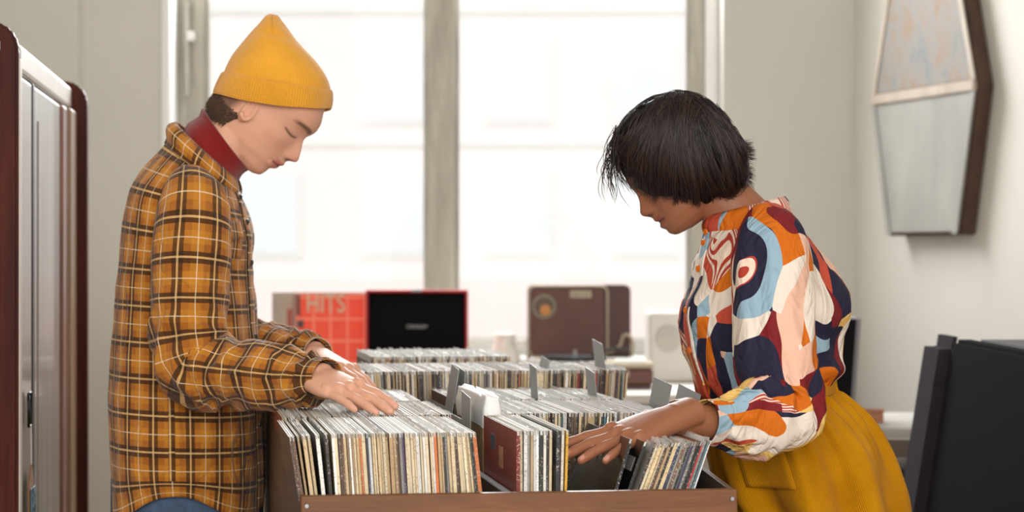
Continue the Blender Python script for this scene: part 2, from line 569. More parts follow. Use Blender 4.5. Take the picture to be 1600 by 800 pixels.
PAL = {'cream': [(218, 198, 160), (226, 208, 174), (206, 182, 140)], 'tan': [(190, 160, 116), (172, 142, 104), (200, 172, 130)],
       'white': [(236, 232, 222), (226, 226, 222)], 'black': [(30, 27, 28), (44, 38, 36)], 'brown': [(104, 74, 52), (84, 62, 50)],
       'grey': [(150, 146, 138), (120, 118, 114)], 'red': [(186, 48, 38), (160, 40, 40)], 'orange': [(206, 112, 52)],
       'teal': [(70, 110, 122), (110, 146, 150)], 'navy': [(44, 50, 82)], 'purple': [(92, 70, 104)]}
def pick(r, weights):
    k = r.random() * sum(weights.values())
    for c, w in weights.items():
        k -= w
        if k <= 0: return c
    return c
WL = {'cream': 32, 'tan': 22, 'white': 10, 'black': 14, 'brown': 11, 'grey': 5, 'red': 2, 'orange': 2, 'teal': 1.5, 'navy': 1, 'purple': 1}
WR = {'cream': 24, 'tan': 18, 'white': 12, 'black': 18, 'brown': 10, 'grey': 8, 'red': 2, 'orange': 1.5, 'teal': 5, 'navy': 2}

def place(name, me, u, v, z, lean, turn=0.0):
    o = bpy.data.objects.new(name, me)
    COL.objects.link(o)
    o.matrix_world = BIN @ Matrix.Translation((u, v, z)) @ Matrix.Rotation(turn, 4, 'Z') @ Matrix.Rotation(lean, 4, 'Y')
    return o

def pack(u0, u1, leanf, r, weights, seq=None):
    """positions (u, lean, thickness, colour) of records standing one against the other"""
    out = []
    b, l, t = u0, None, None
    i = 0
    while True:
        tt = r.choice([.0022, .0028, .0028, .0036, .0036, .0050]) if seq is None or i >= len(seq) else seq[i][0]
        fr = min(1, max(0, (b - u0) / (u1 - u0)))
        ll = math.radians(leanf(fr)) + r.uniform(-.004, .004)
        if l is not None:
            nb = b + t / math.cos(l) + .0003
            top = b + LP * math.sin(l) + t / math.cos(l) + .0003
            b = max(nb, top - LP * math.sin(ll))
        if b + tt > u1: break
        out.append((b, ll, tt, pick(r, weights) if seq is None or i >= len(seq) else seq[i][1]))
        l, t = ll, tt
        i += 1
    return out

def lf(*pts):
    xs = [p[0] for p in pts]; ys = [p[1] for p in pts]
    return lambda f: float(np.interp(f, xs, ys))

N_IND = [0]
ORD = ['first', 'second', 'third', 'fourth', 'fifth', 'sixth', 'seventh', 'eighth', 'ninth', 'tenth']
def row(rows, v0, z, where, r, plastic=.35, vj=.003):
    total = {}
    seen = {}
    for q in rows: total[q[3]] = total.get(q[3], 0) + 1
    for (u, l, t, c) in rows:
        o = place('record', REC[t], u, v0 + r.uniform(-vj, vj), z + abs(math.sin(l)) * t * (1 if l > 0 else 0) + .0004, l)
        cc = r.choice(PAL[c])
        f = r.uniform(.88, 1.06)
        o.color = lin([min(255, x * f) for x in cc])
        art = 'an' if c == 'orange' else 'a'
        seen[c] = seen.get(c, 0) + 1
        if total[c] == 1: lab = 'only record with %s %s spine in the %s' % (art, c, where)
        elif total[c] <= 10: lab = '%s %s-spined record from the left in the %s' % (ORD[seen[c] - 1], c, where)
        else: lab = 'record with %s %s spine standing in the %s' % (art, c, where)
        tag(o, lab, 'record', '%s-spined records in the %s' % (c, where))
        N_IND[0] += 1
        if r.random() < plastic:
            p = bpy.data.objects.new('plastic_sleeve', r.choice(STRIPS))
            COL.objects.link(p); p.parent = o

r1 = random.Random(11)
row(pack(.034, .279, lf((0, -9), (.06, -7), (.1, -4), (.7, -3), (1, -7)), r1, WL), .030, FLOOR1, 'front left compartment', r1, .25)
r2 = random.Random(12)
row(pack(.034, .272, lf((0, -7), (1, -3)), r2, WL), .372, FLOOR1, 'second row on the left', r2, .4, .006)
r3 = random.Random(13)
row(pack(.333, .552, lf((0, 0), (.5, 2), (1, 7)), r3, WR), .372, FLOOR1, 'second row on the right', r3, .25, .006)

# front right compartment: an upright pack, a gap where the hand is, a leaning pack
r4 = random.Random(14)
seq = [(.0036, 'cream'), (.0050, 'white'), (.0028, 'grey'), (.0036, 'tan'), (.0028, 'white'), (.0036, 'white'), (.0050, 'black'), (.0036, 'white'), (.0028, 'black'), (.0036, 'cream'), (.0036, 'grey')]
A = pack(.3035, .3455, lf((0, 0), (1, .6)), r4, WR, seq)
row(A, .032, FLOOR1, 'upright front right pack', r4, .1, .002)
LEAN0 = 20
Bp = pack(.3785, .4740, lf((0, 21), (1, 19)), r4, {'black': 24, 'brown': 12, 'cream': 14, 'grey': 14, 'teal': 12, 'tan': 10, 'white': 8, 'navy': 4})
Bp = [(u, l, t, ('red' if k == len(Bp) - 4 else c)) for k, (u, l, t, c) in enumerate(Bp)]
row(Bp, .034, FLOOR1, 'leaning front right pack', r4, .55, .003)

# covers that show their faces
def face_cover(name, c, label, u, lean, t, v=.032, c2=None, rough=.35):
    m = NT(name + '_print')
    f, _ = m.noise(m.coord('Object'), 7, 5, .6, .4)
    m.base(m.ramp(f, [(.3, lin(c)), (.7, lin(c2 or c))])); m.set(Roughness=rough)
    g, _ = m.noise(m.coord('Object'), 30, 4); m.bump(g, .1, .001)
    me = record_mesh(t)
    for q in (RM[0], m.m, RM[2]): me.materials.append(q)
    o = place('record', me, u, v, FLOOR1 + max(0, math.sin(lean)) * t + .0004, lean)
    o.color = lin(c)
    return tag(o, label, 'record')
def flat_patch(name, parent, y0, y1, z0, z1, c, x=-.0006):
    bm = bmesh.new(); add_box(bm, (x, y0, z0), (x + .0005, y1, z1))
    m = simple(name + '_ink', c, .5, .15, 60)
    return obj(name, bm_mesh(bm), m, parent)
red = face_cover('red_album', (120, 34, 22), 'dark red record cover standing first in the upright front right pack', .2975, 0, .0052, .03, (150, 58, 34))
flat_patch('printed_square', red, .200, .240, .272, .294, (70, 76, 96))
flat_patch('printed_square', red, .125, .160, .252, .282, (176, 128, 92))
dark = face_cover('dark_album', (42, 42, 46), 'dark grey record cover with a text column in front of the gap', .3475, .02, .005, .031, (92, 92, 96))
flat_patch('text_column', dark, .012, .045, .14, .265, (96, 78, 48))
flat_patch('printed_emblem', dark, .12, .135, .262, .282, (160, 160, 160))
w1 = face_cover('white_album', (214, 206, 190), 'white record squeezed between the dark grey and yellow ones', .3533, .024, .0034, .03)
yel = face_cover('yellow_album', (206, 158, 42), 'record with a yellow spine facing the gap', .3575, .03, .0034, .03)
blk = face_cover('black_album', (16, 15, 17), 'black record cover tilted under the fingers of the person on the right', .3640, math.radians(17), .0042, .03, (26, 24, 28), .22)
def text_mesh(s, size, extrude=.0004):
    cu = bpy.data.curves.new('lettering', 'FONT'); cu.body = s; cu.size = size; cu.extrude = extrude
    cu.align_x = 'CENTER'; cu.align_y = 'CENTER'
    tmp = bpy.data.objects.new('lettering', cu); COL.objects.link(tmp)
    dg = bpy.context.evaluated_depsgraph_get()
    me = bpy.data.meshes.new_from_object(tmp.evaluated_get(dg))
    bpy.data.objects.remove(tmp)
    return me
t_ = obj('lettering', text_mesh('JJO', .045), simple('grey_ink', (128, 122, 118), .5), blk)
t_.matrix_local = Matrix(((0, 0, -1, -.0004), (-1, 0, 0, .16), (0, 1, 0, .29), (0, 0, 0, 1)))
blk2 = face_cover('black_album_second', (20, 18, 19), 'black record cover leaning first in the leaning front right pack', .3720, math.radians(19.5), .0042, .032, (30, 28, 30), .25)
flat_patch('price_label', blk2, .02, .075, .27, .29, (176, 172, 164))

# brown paper box in a plastic bag, at the right end of the second row on the left
pk = tag(place('wrapped_box', None, .2965, .358, FLOOR1 + .001, 0), 'thick tan box in crumpled plastic beside the centre divider', 'box')
bm = bmesh.new(); add_box(bm, (.003, .012, 0), (.031, .318, .318), .003, 2)
kraft = simple('kraft_paper', (186, 150, 108), .7, .2, 25, .3, 80)
obj('paper_box', bm_mesh(bm), kraft, pk)
rings = []
for z in np.linspace(.296, .340, 14):
    rg = []
    for k in range(40):
        a = 2 * math.pi * k / 40
        x = .017 + .0165 * math.copysign(abs(math.cos(a)) ** .22, math.cos(a)); y = .165 + .16 * math.copysign(abs(math.sin(a)) ** .22, math.sin(a))
        q = mnoise.noise(Vector((x * 60, y * 26, z * 30)))
        top = max(0, (z - .318) / .022)
        s_ = 1 + .10 * q - .25 * top
        low = max(0, 1 - (z - .296) / .012)
        rg.append((.017 + (x - .017) * s_, .165 + (y - .165) * (1 + .008 * q), z + .012 * low * mnoise.noise(Vector((x * 70, y * 30, 8))) + (.006 * mnoise.noise(Vector((x * 90, y * 40, 3))) if z > .3 else 0)))
    rings.append(rg)
v, f, _ = loft(rings, cap1=True)
obj('plastic_bag', mesh_from(v, f), PLASTIC2, pk)

row(pack(.14, .655, lf((0, -4), (.5, 0), (1, 4)), random.Random(15), WL), 1.065, FLOOR2, 'first row of the back bin', random.Random(16), .4, .006)
print('individual records', N_IND[0])

# records further back: past the three hundred nearest ones, one mass
def far_mass():
    B = {}
    r = random.Random(21)
    V, F, MI, CI = [], [], [], []
    def rec(u, v0, z, l, t, c):
        me = REC[t]
        M = BIN @ Matrix.Translation((u, v0, z + max(0, math.sin(l)) * t)) @ Matrix.Rotation(l, 4, 'Y')
        b = len(V)
        V.extend([tuple(M @ q.co) for q in me.vertices])
        for p in me.polygons:
            F.append(tuple(b + i for i in p.vertices)); MI.append(p.material_index); CI.append(c)
    def strip(u, v0, z, l):
        me = r.choice(STRIPS)
        M = BIN @ Matrix.Translation((u, v0, z)) @ Matrix.Rotation(l, 4, 'Y')
        b = len(V)
        V.extend([tuple(M @ q.co) for q in me.vertices])
        for p in me.polygons:
            F.append(tuple(b + i for i in p.vertices)); MI.append(3); CI.append((1, 1, 1, 1))
    spec = [(.034, .262, lf((0, -6), (1, -3)), .712, FLOOR1, WL, .5), (.312, .55, lf((0, -2), (1, 6)), .712, FLOOR1, WR, .4),
            (.06, .155, lf((0, -6), (1, -4)), 1.405, FLOOR2, WL, .8), (.215, .52, lf((0, 2), (1, -3)), 1.405, FLOOR2 + .012, WL, .8)]
    for (u0, u1, lfn, v0, z, w, pl) in spec:
        for (u, l, t, c) in pack(u0, u1, lfn, r, w):
            k = r.uniform(.88, 1.06)
            rec(u, v0 + r.uniform(-.006, .006), z, l, t, lin([min(255, x * k) for x in r.choice(PAL[c])]))
            if r.random() < pl: strip(u, v0, z, l)
    me = mesh_from(V, F, False, name='records')
    me.polygons.foreach_set('material_index', MI)
    ca = me.color_attributes.new('Col', 'FLOAT_COLOR', 'CORNER')
    buf = np.empty((len(me.loops), 4), dtype=np.float32)
    for p, c in zip(me.polygons, CI): buf[p.loop_start:p.loop_start + p.loop_total] = c
    ca.data.foreach_set('color', buf.ravel())
    t = NT('far_spines'); a = t.n('ShaderNodeAttribute', attribute_name='Col')
    w, _ = t.noise(t.coord('Object'), 60, 5, .7)
    t.base(t.mix(t.math('MULTIPLY', w, .45), a.outputs[0], lin((120, 100, 80)))); t.set(Roughness=.6)
    t2 = NT('far_tops'); w, _ = t2.noise(t2.coord('Object', (1, .2, 1)), 90, 3)
    t2.base(t2.ramp(w, [(.3, lin((206, 196, 178))), (.45, lin((246, 245, 241)))])); t2.set(Roughness=.6)
    o = obj('records', me, [t.m, t.m, t2.m, PLASTIC])
    tag(o, 'packed white-topped records of the back rows of the bins', 'records', kind='stuff')
far_mass()

# grey divider cards sticking up between the records
def card(u, v, z, lean, turn, w, h, label, y_off=0.0, skew=0.0):
    bm = bmesh.new()
    body = [(0, 0), (LP, 0), (LP, .30), (y_off + w, .30), (y_off + w - skew, h), (y_off - skew, h - .006), (y_off, .30), (0, .30)]
    vs0 = [bm.verts.new((0, a, b)) for a, b in body]
    vs1 = [bm.verts.new((.0009, a, b)) for a, b in body]
    bm.faces.new(vs0[::-1]); bm.faces.new(vs1)
    for i in range(8): bm.faces.new((vs0[i], vs0[(i + 1) % 8], vs1[(i + 1) % 8], vs1[i]))
    o = place('divider_card', None, u, v, z, lean, turn)
    o.data = None
    bpy.data.objects.remove(o)
    o = obj('divider_card', bm_mesh(bm), CARD)
    o.matrix_world = BIN @ Matrix.Translation((u, v, z)) @ Matrix.Rotation(turn, 4, 'Z') @ Matrix.Rotation(lean, 4, 'Y')
    return tag(o, label, 'divider card', 'divider cards between the records')
card(.2795, .365, FLOOR1 + .001, 0, 0, .10, .345, 'grey divider card standing against the wrapped tan box', .0)
card(.3000, .705, FLOOR1 + .001, math.radians(3), 0, .16, .368, 'wide grey divider card behind the wrapped tan box', .0, -.01)
card(.2500, .71, FLOOR1 + .001, math.radians(9), 0, .10, .375, 'pale divider card tipped to the right, left of the wide one', .0)
card(.4600, .72, FLOOR1 + .001, math.radians(-3), 0, .07, .372, 'narrow upright divider card below the brown record player', .0)
card(.4500, 1.06, FLOOR2 + .001, math.radians(14), 0, .10, .345, 'pale leaning divider card left of the crumpled sleeves', .05)
card(.6250, 1.06, FLOOR2 + .001, math.radians(2), 0, .10, .365, 'pointed pale divider card in front of the record player base', .03, -.05)
card(.5780, .72, FLOOR1 + .001, math.radians(-6), 0, .08, .365, 'dark divider card tipped to the left below the crumpled sleeves', .0)
card(.5600, .39, FLOOR1 + .001, math.radians(7), 0, .13, .362, 'tall grey divider card left of the colourful blouse', .04, .02)
card(.5740, .40, FLOOR1 + .001, math.radians(13), math.radians(-3), .20, .352, 'short wide divider card touching the colourful blouse', .03)

# ------------------------------------------------------------------ the two people
def nz(x, y, z): return mnoise.noise(Vector((x, y, z)))
def ridge(x, y, z): return 1 - 2 * abs(mnoise.noise(Vector((x, y, z))))
def smooth01(a, b, x):
    t = min(1, max(0, (x - a) / (b - a))); return t * t * (3 - 2 * t)

class Head:
    """a head in its own frame (forward, lateral, up), all lengths in pixels of scale s per metre"""
    def __init__(self, ear_px, Y, pitch, face, s, trace, base, back, width, zr, eye_z=36, yaw=0.0):
        self.s = s; self.face = face
        p = math.radians(pitch); y = math.radians(yaw)
        F = Vector((face * math.cos(p), 0, -math.sin(p))); U = Vector((face * math.sin(p), 0, math.cos(p))); L = Vector((0, 1, 0))
        R = Matrix.Rotation(y, 3, U)
        self.F, self.U, self.L = R @ F, U, R @ L
        self.O = P(ear_px[0], ear_px[1], Y)
        tr = sorted([(b, a) for a, b in trace]); ba = sorted([(b, a) for a, b in base])
        self.tz = [q[0] for q in tr]; self.tx = [q[1] for q in tr]
        self.bz = [q[0] for q in ba]; self.bx = [q[1] for q in ba]
        self.back = back; self.width = width; self.zr = zr; self.eye_z = eye_z
    def w(self, f, l, u): return self.O + (self.F * f + self.L * l + self.U * u) / self.s
    def local(self, co):
        d = (np.asarray(co) - np.array(self.O)) * self.s
        return d @ np.array(self.F), d @ np.array(self.L), d @ np.array(self.U)
    def build(self):
        nzv, nph = 150, 150
        z0, z1 = self.zr
        rings = []
        ez = self.eye_z
        for i in range(nzv):
            t = i / (nzv - 1)
            z = z0 + (z1 - z0) * t
            xb = interp(z, [q[0] for q in self.back], [q[1] for q in self.back])
            w = interp(z, [q[0] for q in self.width], [q[1] for q in self.width])
            xf = interp(z, self.bz, self.bx)
            xt = interp(z, self.tz, self.tx) if self.tz[0] <= z <= self.tz[-1] else xf
            xc = xb + (xf - xb) * .42
            ring = []
            for k in range(nph):
                a = 2 * math.pi * k / nph
                c, s_ = math.cos(a), math.sin(a)
                ex = .92 if c > 0 else 1.0
                x = xc + ((xf - xc) if c > 0 else (xc - xb)) * math.copysign(abs(c) ** ex, c)
                y = w * math.copysign(abs(s_) ** .88, s_)
                if c > 0:
                    ay = abs(y)
                    sg = interp(z, [-60, -34, -30, -20, -12, -4, 2, 14, 30, 44, 70], [18, 20, 22, 22, 14, 13, 13.5, 11, 8.5, 10, 26])
                    x += (xt - xf) * math.exp(-(ay / sg) ** 2.3)
                    x -= 9 * math.exp(-((ay - 31) / 14) ** 2 - ((z - ez) / 10) ** 2)          # socket
                    x += 6.5 * math.exp(-((ay - 32) / 12) ** 2 - ((z - ez + 1) / 7) ** 2)      # lid over the eyeball
                    x -= 1.6 * math.exp(-((ay - 32) / 15) ** 2 - ((z - ez + 8) / 1.6) ** 2)    # lash line
                    x += 2.5 * math.exp(-((ay - 30) / 18) ** 2 - ((z - ez - 16) / 6) ** 2)     # brow ridge
                    x += 3.0 * math.exp(-((ay - 46) / 12) ** 2 - ((z - 12) / 12) ** 2)         # cheekbone
                    x += 4.5 * math.exp(-((ay - 13.5) / 4.5) ** 2 - ((z + 0) / 5.5) ** 2)      # nostril wing
                    x -= 3.0 * math.exp(-((ay - 24) / 5) ** 2 - ((z + 21) / 4) ** 2)           # mouth corner
                ring.append(self.w(x, y, z))
            rings.append(ring)
        return loft(rings, cap0=True, cap1=True)
    def ear(self, side):
        """rim, bowl and lobe"""
        b = Builder()
        w = interp(2, [q[0] for q in self.width], [q[1] for q in self.width]) * side
        pts = []
        for k in range(15):
            a = math.radians(150 - k * 22)
            r = 10.5 + 3 * math.sin(a)
            pts.append(self.w(-6 + r * .82 * math.cos(a) - 3 * math.sin(a), w + side * (5.5 - 3.0 * math.cos(a)), 6 + 1.75 * r * math.sin(a) * (.86 if math.sin(a) < 0 else 1)))
        rr = [3.0 + .8 * (k > 10) for k in range(15)]
        b.add(tube(smooth_path(pts, 40), [interp(i, [0, 39], [2.6, 3.8]) / self.s for i in range(40)], 8))
        rings = []
        for i in range(6):
            t = i / 5
            ring = []
            for k in range(20):
                a = 2 * math.pi * k / 20
                ring.append(self.w(-6 + 10 * (1 - t) * math.cos(a), w + side * (3.2 - 3.0 * math.cos(a) * (1 - t) - 2.5 * t), 5 + 17 * (1 - t) * math.sin(a)))
            rings.append(ring)
        back = []
        for i in range(3):
            ring = []
            for k in range(20):
                a = 2 * math.pi * k / 20
                ring.append(self.w(-6 + 10 * math.cos(a), w + side * (-8 + 3.4 * i), 5 + 17 * math.sin(a)))
            back.append(ring)
        b.add(loft(back + rings, cap0=True, cap1=True))
        return (b.v, b.f)

def finger(b, base, d, T, D, lens, bends, r0, r1):
    pts = [Vector(base) - d * .018, Vector(base)]
    rr = [r0 * 1.02, r0 * 1.08]
    cur = Vector(base); dirv = d.copy()
    ax = T
    n = len(lens)
    for i, (ln, be) in enumerate(zip(lens, bends)):
        dirv = (Matrix.Rotation(math.radians(be), 3, ax) @ dirv).normalized()
        ra = r0 + (r1 - r0) * i / n; rb = r0 + (r1 - r0) * (i + 1) / n
        pts.append(cur + dirv * ln * .5); rr.append((ra + rb) / 2 * .95)
        cur = cur + dirv * ln
        pts.append(cur - (dirv * rb * .9 if i == n - 1 else Vector())); rr.append(rb * (1.07 if i < n - 1 else .98))
    pts.append(cur - dirv * rb * .35); rr.append(rb * .78)
    pts.append(cur); rr.append(rb * .25)
    b.add(tube(pts, rr, 14, up=tuple(D)))
    return cur, dirv

def hand(b, W, F, D, T, bends, spread, thumb, s=1.0):
    """palm, four fingers and a thumb; F forward, D back of the hand, T towards the thumb. Returns nail spots."""
    W = Vector(W); F = Vector(F).normalized(); D = (Vector(D) - F * F.dot(Vector(D))).normalized(); T = (Vector(T) - F * F.dot(Vector(T)) - D * D.dot(Vector(T))).normalized()
    def at(x, y, z): return W + (F * x + T * y + D * z) * s
    secs = [(-.05, .0, .0, .025, .020), (-.02, 0, 0, .0265, .0195), (0, 0, 0, .028, .0185), (.02, .003, -.001, .0335, .0185), (.045, .003, -.001, .039, .0170), (.07, .001, 0, .0405, .0145), (.088, 0, .001, .039, .0115), (.098, 0, .001, .033, .0085)]
    rings = []
    for q in catmull(secs, 22):
        x, y, z, hw, ht = q
        rings.append([at(x, y + hw * math.copysign(abs(math.cos(a)) ** .8, math.cos(a)), z + ht * math.copysign(abs(math.sin(a)) ** .85, math.sin(a))) for a in [2 * math.pi * k / 24 for k in range(24)]])
    b.add(loft(rings, cap0=True, cap1=True))
    spots = []
    ys = (.0295, .0100, -.0100, -.0285); xs = (.086, .090, .087, .079)
    L = ((.045, .026, .022), (.050, .030, .023), (.046, .028, .022), (.036, .021, .020))
    R = ((.0092, .0070), (.0094, .0071), (.0088, .0067), (.0078, .0060))
    for k in range(4):
        d = (F + T * math.tan(math.radians(spread[k]))).normalized()
        ax = D.cross(d).normalized()              # bends towards the palm
        tip, dv = finger(b, at(xs[k], ys[k], .001), d, ax, D, [l * s for l in L[k]], bends[k], R[k][0] * s, R[k][1] * s)
        up = dv.cross(ax).normalized()
        if up.dot(D) < 0: up = -up
        spots.append((tip - dv * .008 * s + up * R[k][1] * .8 * s, .0065 * s))
        b.add(tube([at(xs[k] - .006, ys[k], .009), at(xs[k] + .004, ys[k], .0085), at(xs[k] + .012, ys[k], .004)], [.006 * s, .0072 * s, .005 * s], 10))
    td, tb = thumb                                # direction in (F, T, D) and bends
    d = (F * td[0] + T * td[1] + D * td[2]).normalized()
    ax = D.cross(d).normalized()
    tip, dv = finger(b, at(.024, .026, -.006), d, ax, D, (.042 * s, .033 * s, .026 * s), tb, .0125 * s, .0085 * s)
    spots.append((tip - dv * .009 * s + D * .006 * s, .007 * s))
    return spots

def skin_mat(name, sub=.12, rough=.58):
    t = NT(name)
    a = t.n('ShaderNodeAttribute', attribute_name='Col')
    f, _ = t.noise(t.coord('Object'), 70, 4, .6)
    f2, _ = t.noise(t.coord('Object'), 600, 2, .6)
    c = t.mix(t.math('MULTIPLY', f, .16), a.outputs[0], t.mix(.5, a.outputs[0], lin((150, 70, 54))))
    t.base(c)
    t.set(Roughness=rough)
    t.b.inputs['Subsurface Weight'].default_value = sub
    t.b.inputs['Subsurface Radius'].default_value = (.010, .004, .002)
    t.b.inputs['Subsurface Scale'].default_value = .6
    t.bump(f2, .12, .0006)
    return t.m

def person_mesh(b, head, skin, lips, brow, spots, mat, voxel=.0024, nail=(226, 170, 150), scalp=None):
    o = obj('person', b.mesh(), mat)
    me = bake(o, [('REMESH', dict(mode='VOXEL', voxel_size=voxel, use_smooth_shade=True)), ('SMOOTH', dict(factor=.5, iterations=3))])
    n = len(me.vertices)
    co = np.empty(n * 3, dtype=np.float32); me.vertices.foreach_get('co', co); co = co.reshape(-1, 3)
    f, l, u = head.local(co)
    col = np.tile(np.array(lin(skin)[:3]), (n, 1))
    def mixc(mask, c):
        nonlocal col
        m = np.clip(mask, 0, 1)[:, None]; col = col * (1 - m) + np.array(lin(c)[:3]) * m
    al = np.abs(l); ez = head.eye_z
    near = (f > 30) & (f < 130) & (u > -70) & (u < 100) & (al < 75)
    mixc(near * .18 * np.exp(-((u - 4) / 14) ** 2 - ((al - 40) / 20) ** 2), lips)                    # cheek
    mixc(near * .45 * np.exp(-((u - 3) / 8) ** 2 - (al / 12) ** 2), lips)                             # nose tip
    mixc(near * .8 * (al < 24) * np.clip(1.2 - np.abs((u + 22 - al * .12) / 8.5) ** 3, 0, 1) * np.clip((24 - al) / 6, 0, 1), lips)
    mixc(near * .9 * (al < 22) * np.exp(-((u + 21) / 1.5) ** 2), [x * .35 for x in lips])             # mouth line
    mixc(near * .9 * np.exp(-((u - (ez + 16) + ((al - 30) / 16) ** 2 * 2) / 3.6) ** 4) * np.clip((al - 8) / 5, 0, 1) * np.clip((52 - al) / 8, 0, 1), brow)
    mixc(near * .95 * np.exp(-((u - (ez - 8.5) - ((al - 32) / 14) ** 2 * 2.5) / 1.7) ** 2) * np.clip((al - 17) / 4, 0, 1) * np.clip((49 - al) / 4, 0, 1), (30, 20, 18))
    mixc(near * .9 * np.exp(-((u + 4.5) / 2.4) ** 2 - ((al - 8) / 4) ** 2), [x * .25 for x in skin])   # nostril openings, their shade painted as darkened skin
    if scalp: mixc(.85 * ((f < 8) & (f > -110)) * np.clip((8 - f) / 14, 0, 1) * np.clip((u + 44) / 8, 0, 1) * np.clip((14 - u) / 6, 0, 1) * np.clip((-20 - f + .2 * u) / 14, 0, 1), scalp)
    for (p, r) in spots:
        d = np.linalg.norm(co - np.array(p), axis=1)
        mixc(.8 * np.clip((r - d) / (r * .3), 0, 1), nail)
    ca = me.color_attributes.new('Col', 'FLOAT_COLOR', 'POINT')
    ca.data.foreach_set('color', np.concatenate([col, np.ones((n, 1))], 1).astype(np.float32).ravel())
    return o

def px_rings(secs, Y0, n_r, n_a, ex=.9, face=1, hem=None):
    """torso-like loft: secs = (back_px_x, back_px_y, front_px_x, front_px_y, half_width_m[, y_shift]) from bottom to top"""
    R = catmull([tuple(q) + ((0.0,) if len(q) == 5 else ()) for q in secs], n_r)
    rings = []
    for q in R:
        bk, fr = P(q[0], q[1], Y0 + q[5]), P(q[2], q[3], Y0 + q[5])
        C = (bk + fr) / 2; A = (fr - bk) / 2
        ring = []
        for k in range(n_a):
            a = 2 * math.pi * k / n_a
            c, s_ = math.cos(a), math.sin(a)
            ring.append(C + A * math.copysign(abs(c) ** ex, c) + Vector((0, q[4] * math.copysign(abs(s_) ** ex, s_), 0)))
        rings.append(ring)
    return rings

def ring_uv(rings):
    n = len(rings[0])
    per = []
    for r in rings:
        per.append(sum((r[k] - r[(k + 1) % n]).length for k in range(n)))
    m = sorted(per)[len(per) // 2]
    us = [m * k / n for k in range(n + 1)]
    vs = [0.0]
    for i in range(1, len(rings)):
        a = sum(rings[i], Vector()) / n; b_ = sum(rings[i - 1], Vector()) / n
        vs.append(vs[-1] + (a - b_).length)
    return us, vs

def displace_rings(rings, fn):
    out = []
    n = len(rings[0])
    for i, r in enumerate(rings):
        C = sum(r, Vector()) / n
        nr = []
        for k, p in enumerate(r):
            d = (p - C)
            L = d.length
            if L < 1e-6: nr.append(p.copy()); continue
            nr.append(p + d / L * fn(i / (len(rings) - 1), 2 * math.pi * k / n, p))
        out.append(nr)
    return out

def sleeve_rings(ctrl, n_r, n_a, start_up=(0, -1, 0)):
    """ctrl = (px, py, Y, r_in_picture_plane, r_depth)"""
    C = catmull([(*P(q[0], q[1], q[2]), q[3], q[4]) for q in ctrl], n_r)
    path = [Vector(q[:3]) for q in C]
    rings = []
    N = Vector(start_up)
    for i, p in enumerate(path):
        T = (path[min(i + 1, n_r - 1)] - path[max(i - 1, 0)]).normalized()
        N = (N - T * N.dot(T)).normalized()
        B = T.cross(N)
        r1, r2 = C[i][3], C[i][4]
        rings.append([p + B * (r1 * math.cos(a)) + N * (r2 * math.sin(a)) for a in [2 * math.pi * k / n_a for k in range(n_a)]])
    return rings

def cloth(name, rings, mat, parent, cap0=False, cap1=False, solid=.0016, uv=None):
    us, vs = uv or ring_uv(rings)
    v, f, u = loft(rings, cap0=cap0, cap1=cap1, us=us, vs=vs)
    me = mesh_from(v, f, True, u)
    bm = bmesh.new(); bm.from_mesh(me); bmesh.ops.recalc_face_normals(bm, faces=bm.faces); bm.to_mesh(me); bm.free()
    o = obj(name, me, mat, parent)
    if solid:
        m = o.modifiers.new('thickness', 'SOLIDIFY'); m.thickness = solid; m.offset = 0
    return o

def sheet(name, rows, mat, parent, uvscale=1.0, solid=.0018, smooth=True):
    """open patch from rows of points"""
    n = len(rows[0])
    us = [0.0]; 
    mid = rows[len(rows) // 2]
    for k in range(1, n): us.append(us[-1] + (mid[k] - mid[k - 1]).length)
    vs = [0.0]
    for i in range(1, len(rows)): vs.append(vs[-1] + (rows[i][n // 2] - rows[i - 1][n // 2]).length)
    v, f, u = loft(rows, closed=False, us=us, vs=vs)
    o = obj(name, mesh_from(v, f, smooth, u), mat, parent)
    m = o.modifiers.new('thickness', 'SOLIDIFY'); m.thickness = solid; m.offset = 0
    return o

def button(parent, loc, nrm, mat, r=.0055):
    bm = bmesh.new()
    bmesh.ops.create_cone(bm, cap_ends=True, segments=18, radius1=r, radius2=r * .86, depth=.0025)
    q = Vector(nrm).to_track_quat('Z', 'Y').to_matrix().to_4x4()
    bmesh.ops.transform(bm, matrix=Matrix.Translation(loc) @ q, verts=bm.verts)
    for s in (-1, 1):
        g = bmesh.ops.create_cone(bm, cap_ends=True, segments=8, radius1=r * .16, radius2=r * .16, depth=.0006)
        bmesh.ops.transform(bm, matrix=Matrix.Translation(loc) @ q @ Matrix.Translation((s * r * .3, 0, .0015)), verts=g['verts'])
    return obj('button', bm_mesh(bm), mat, parent)

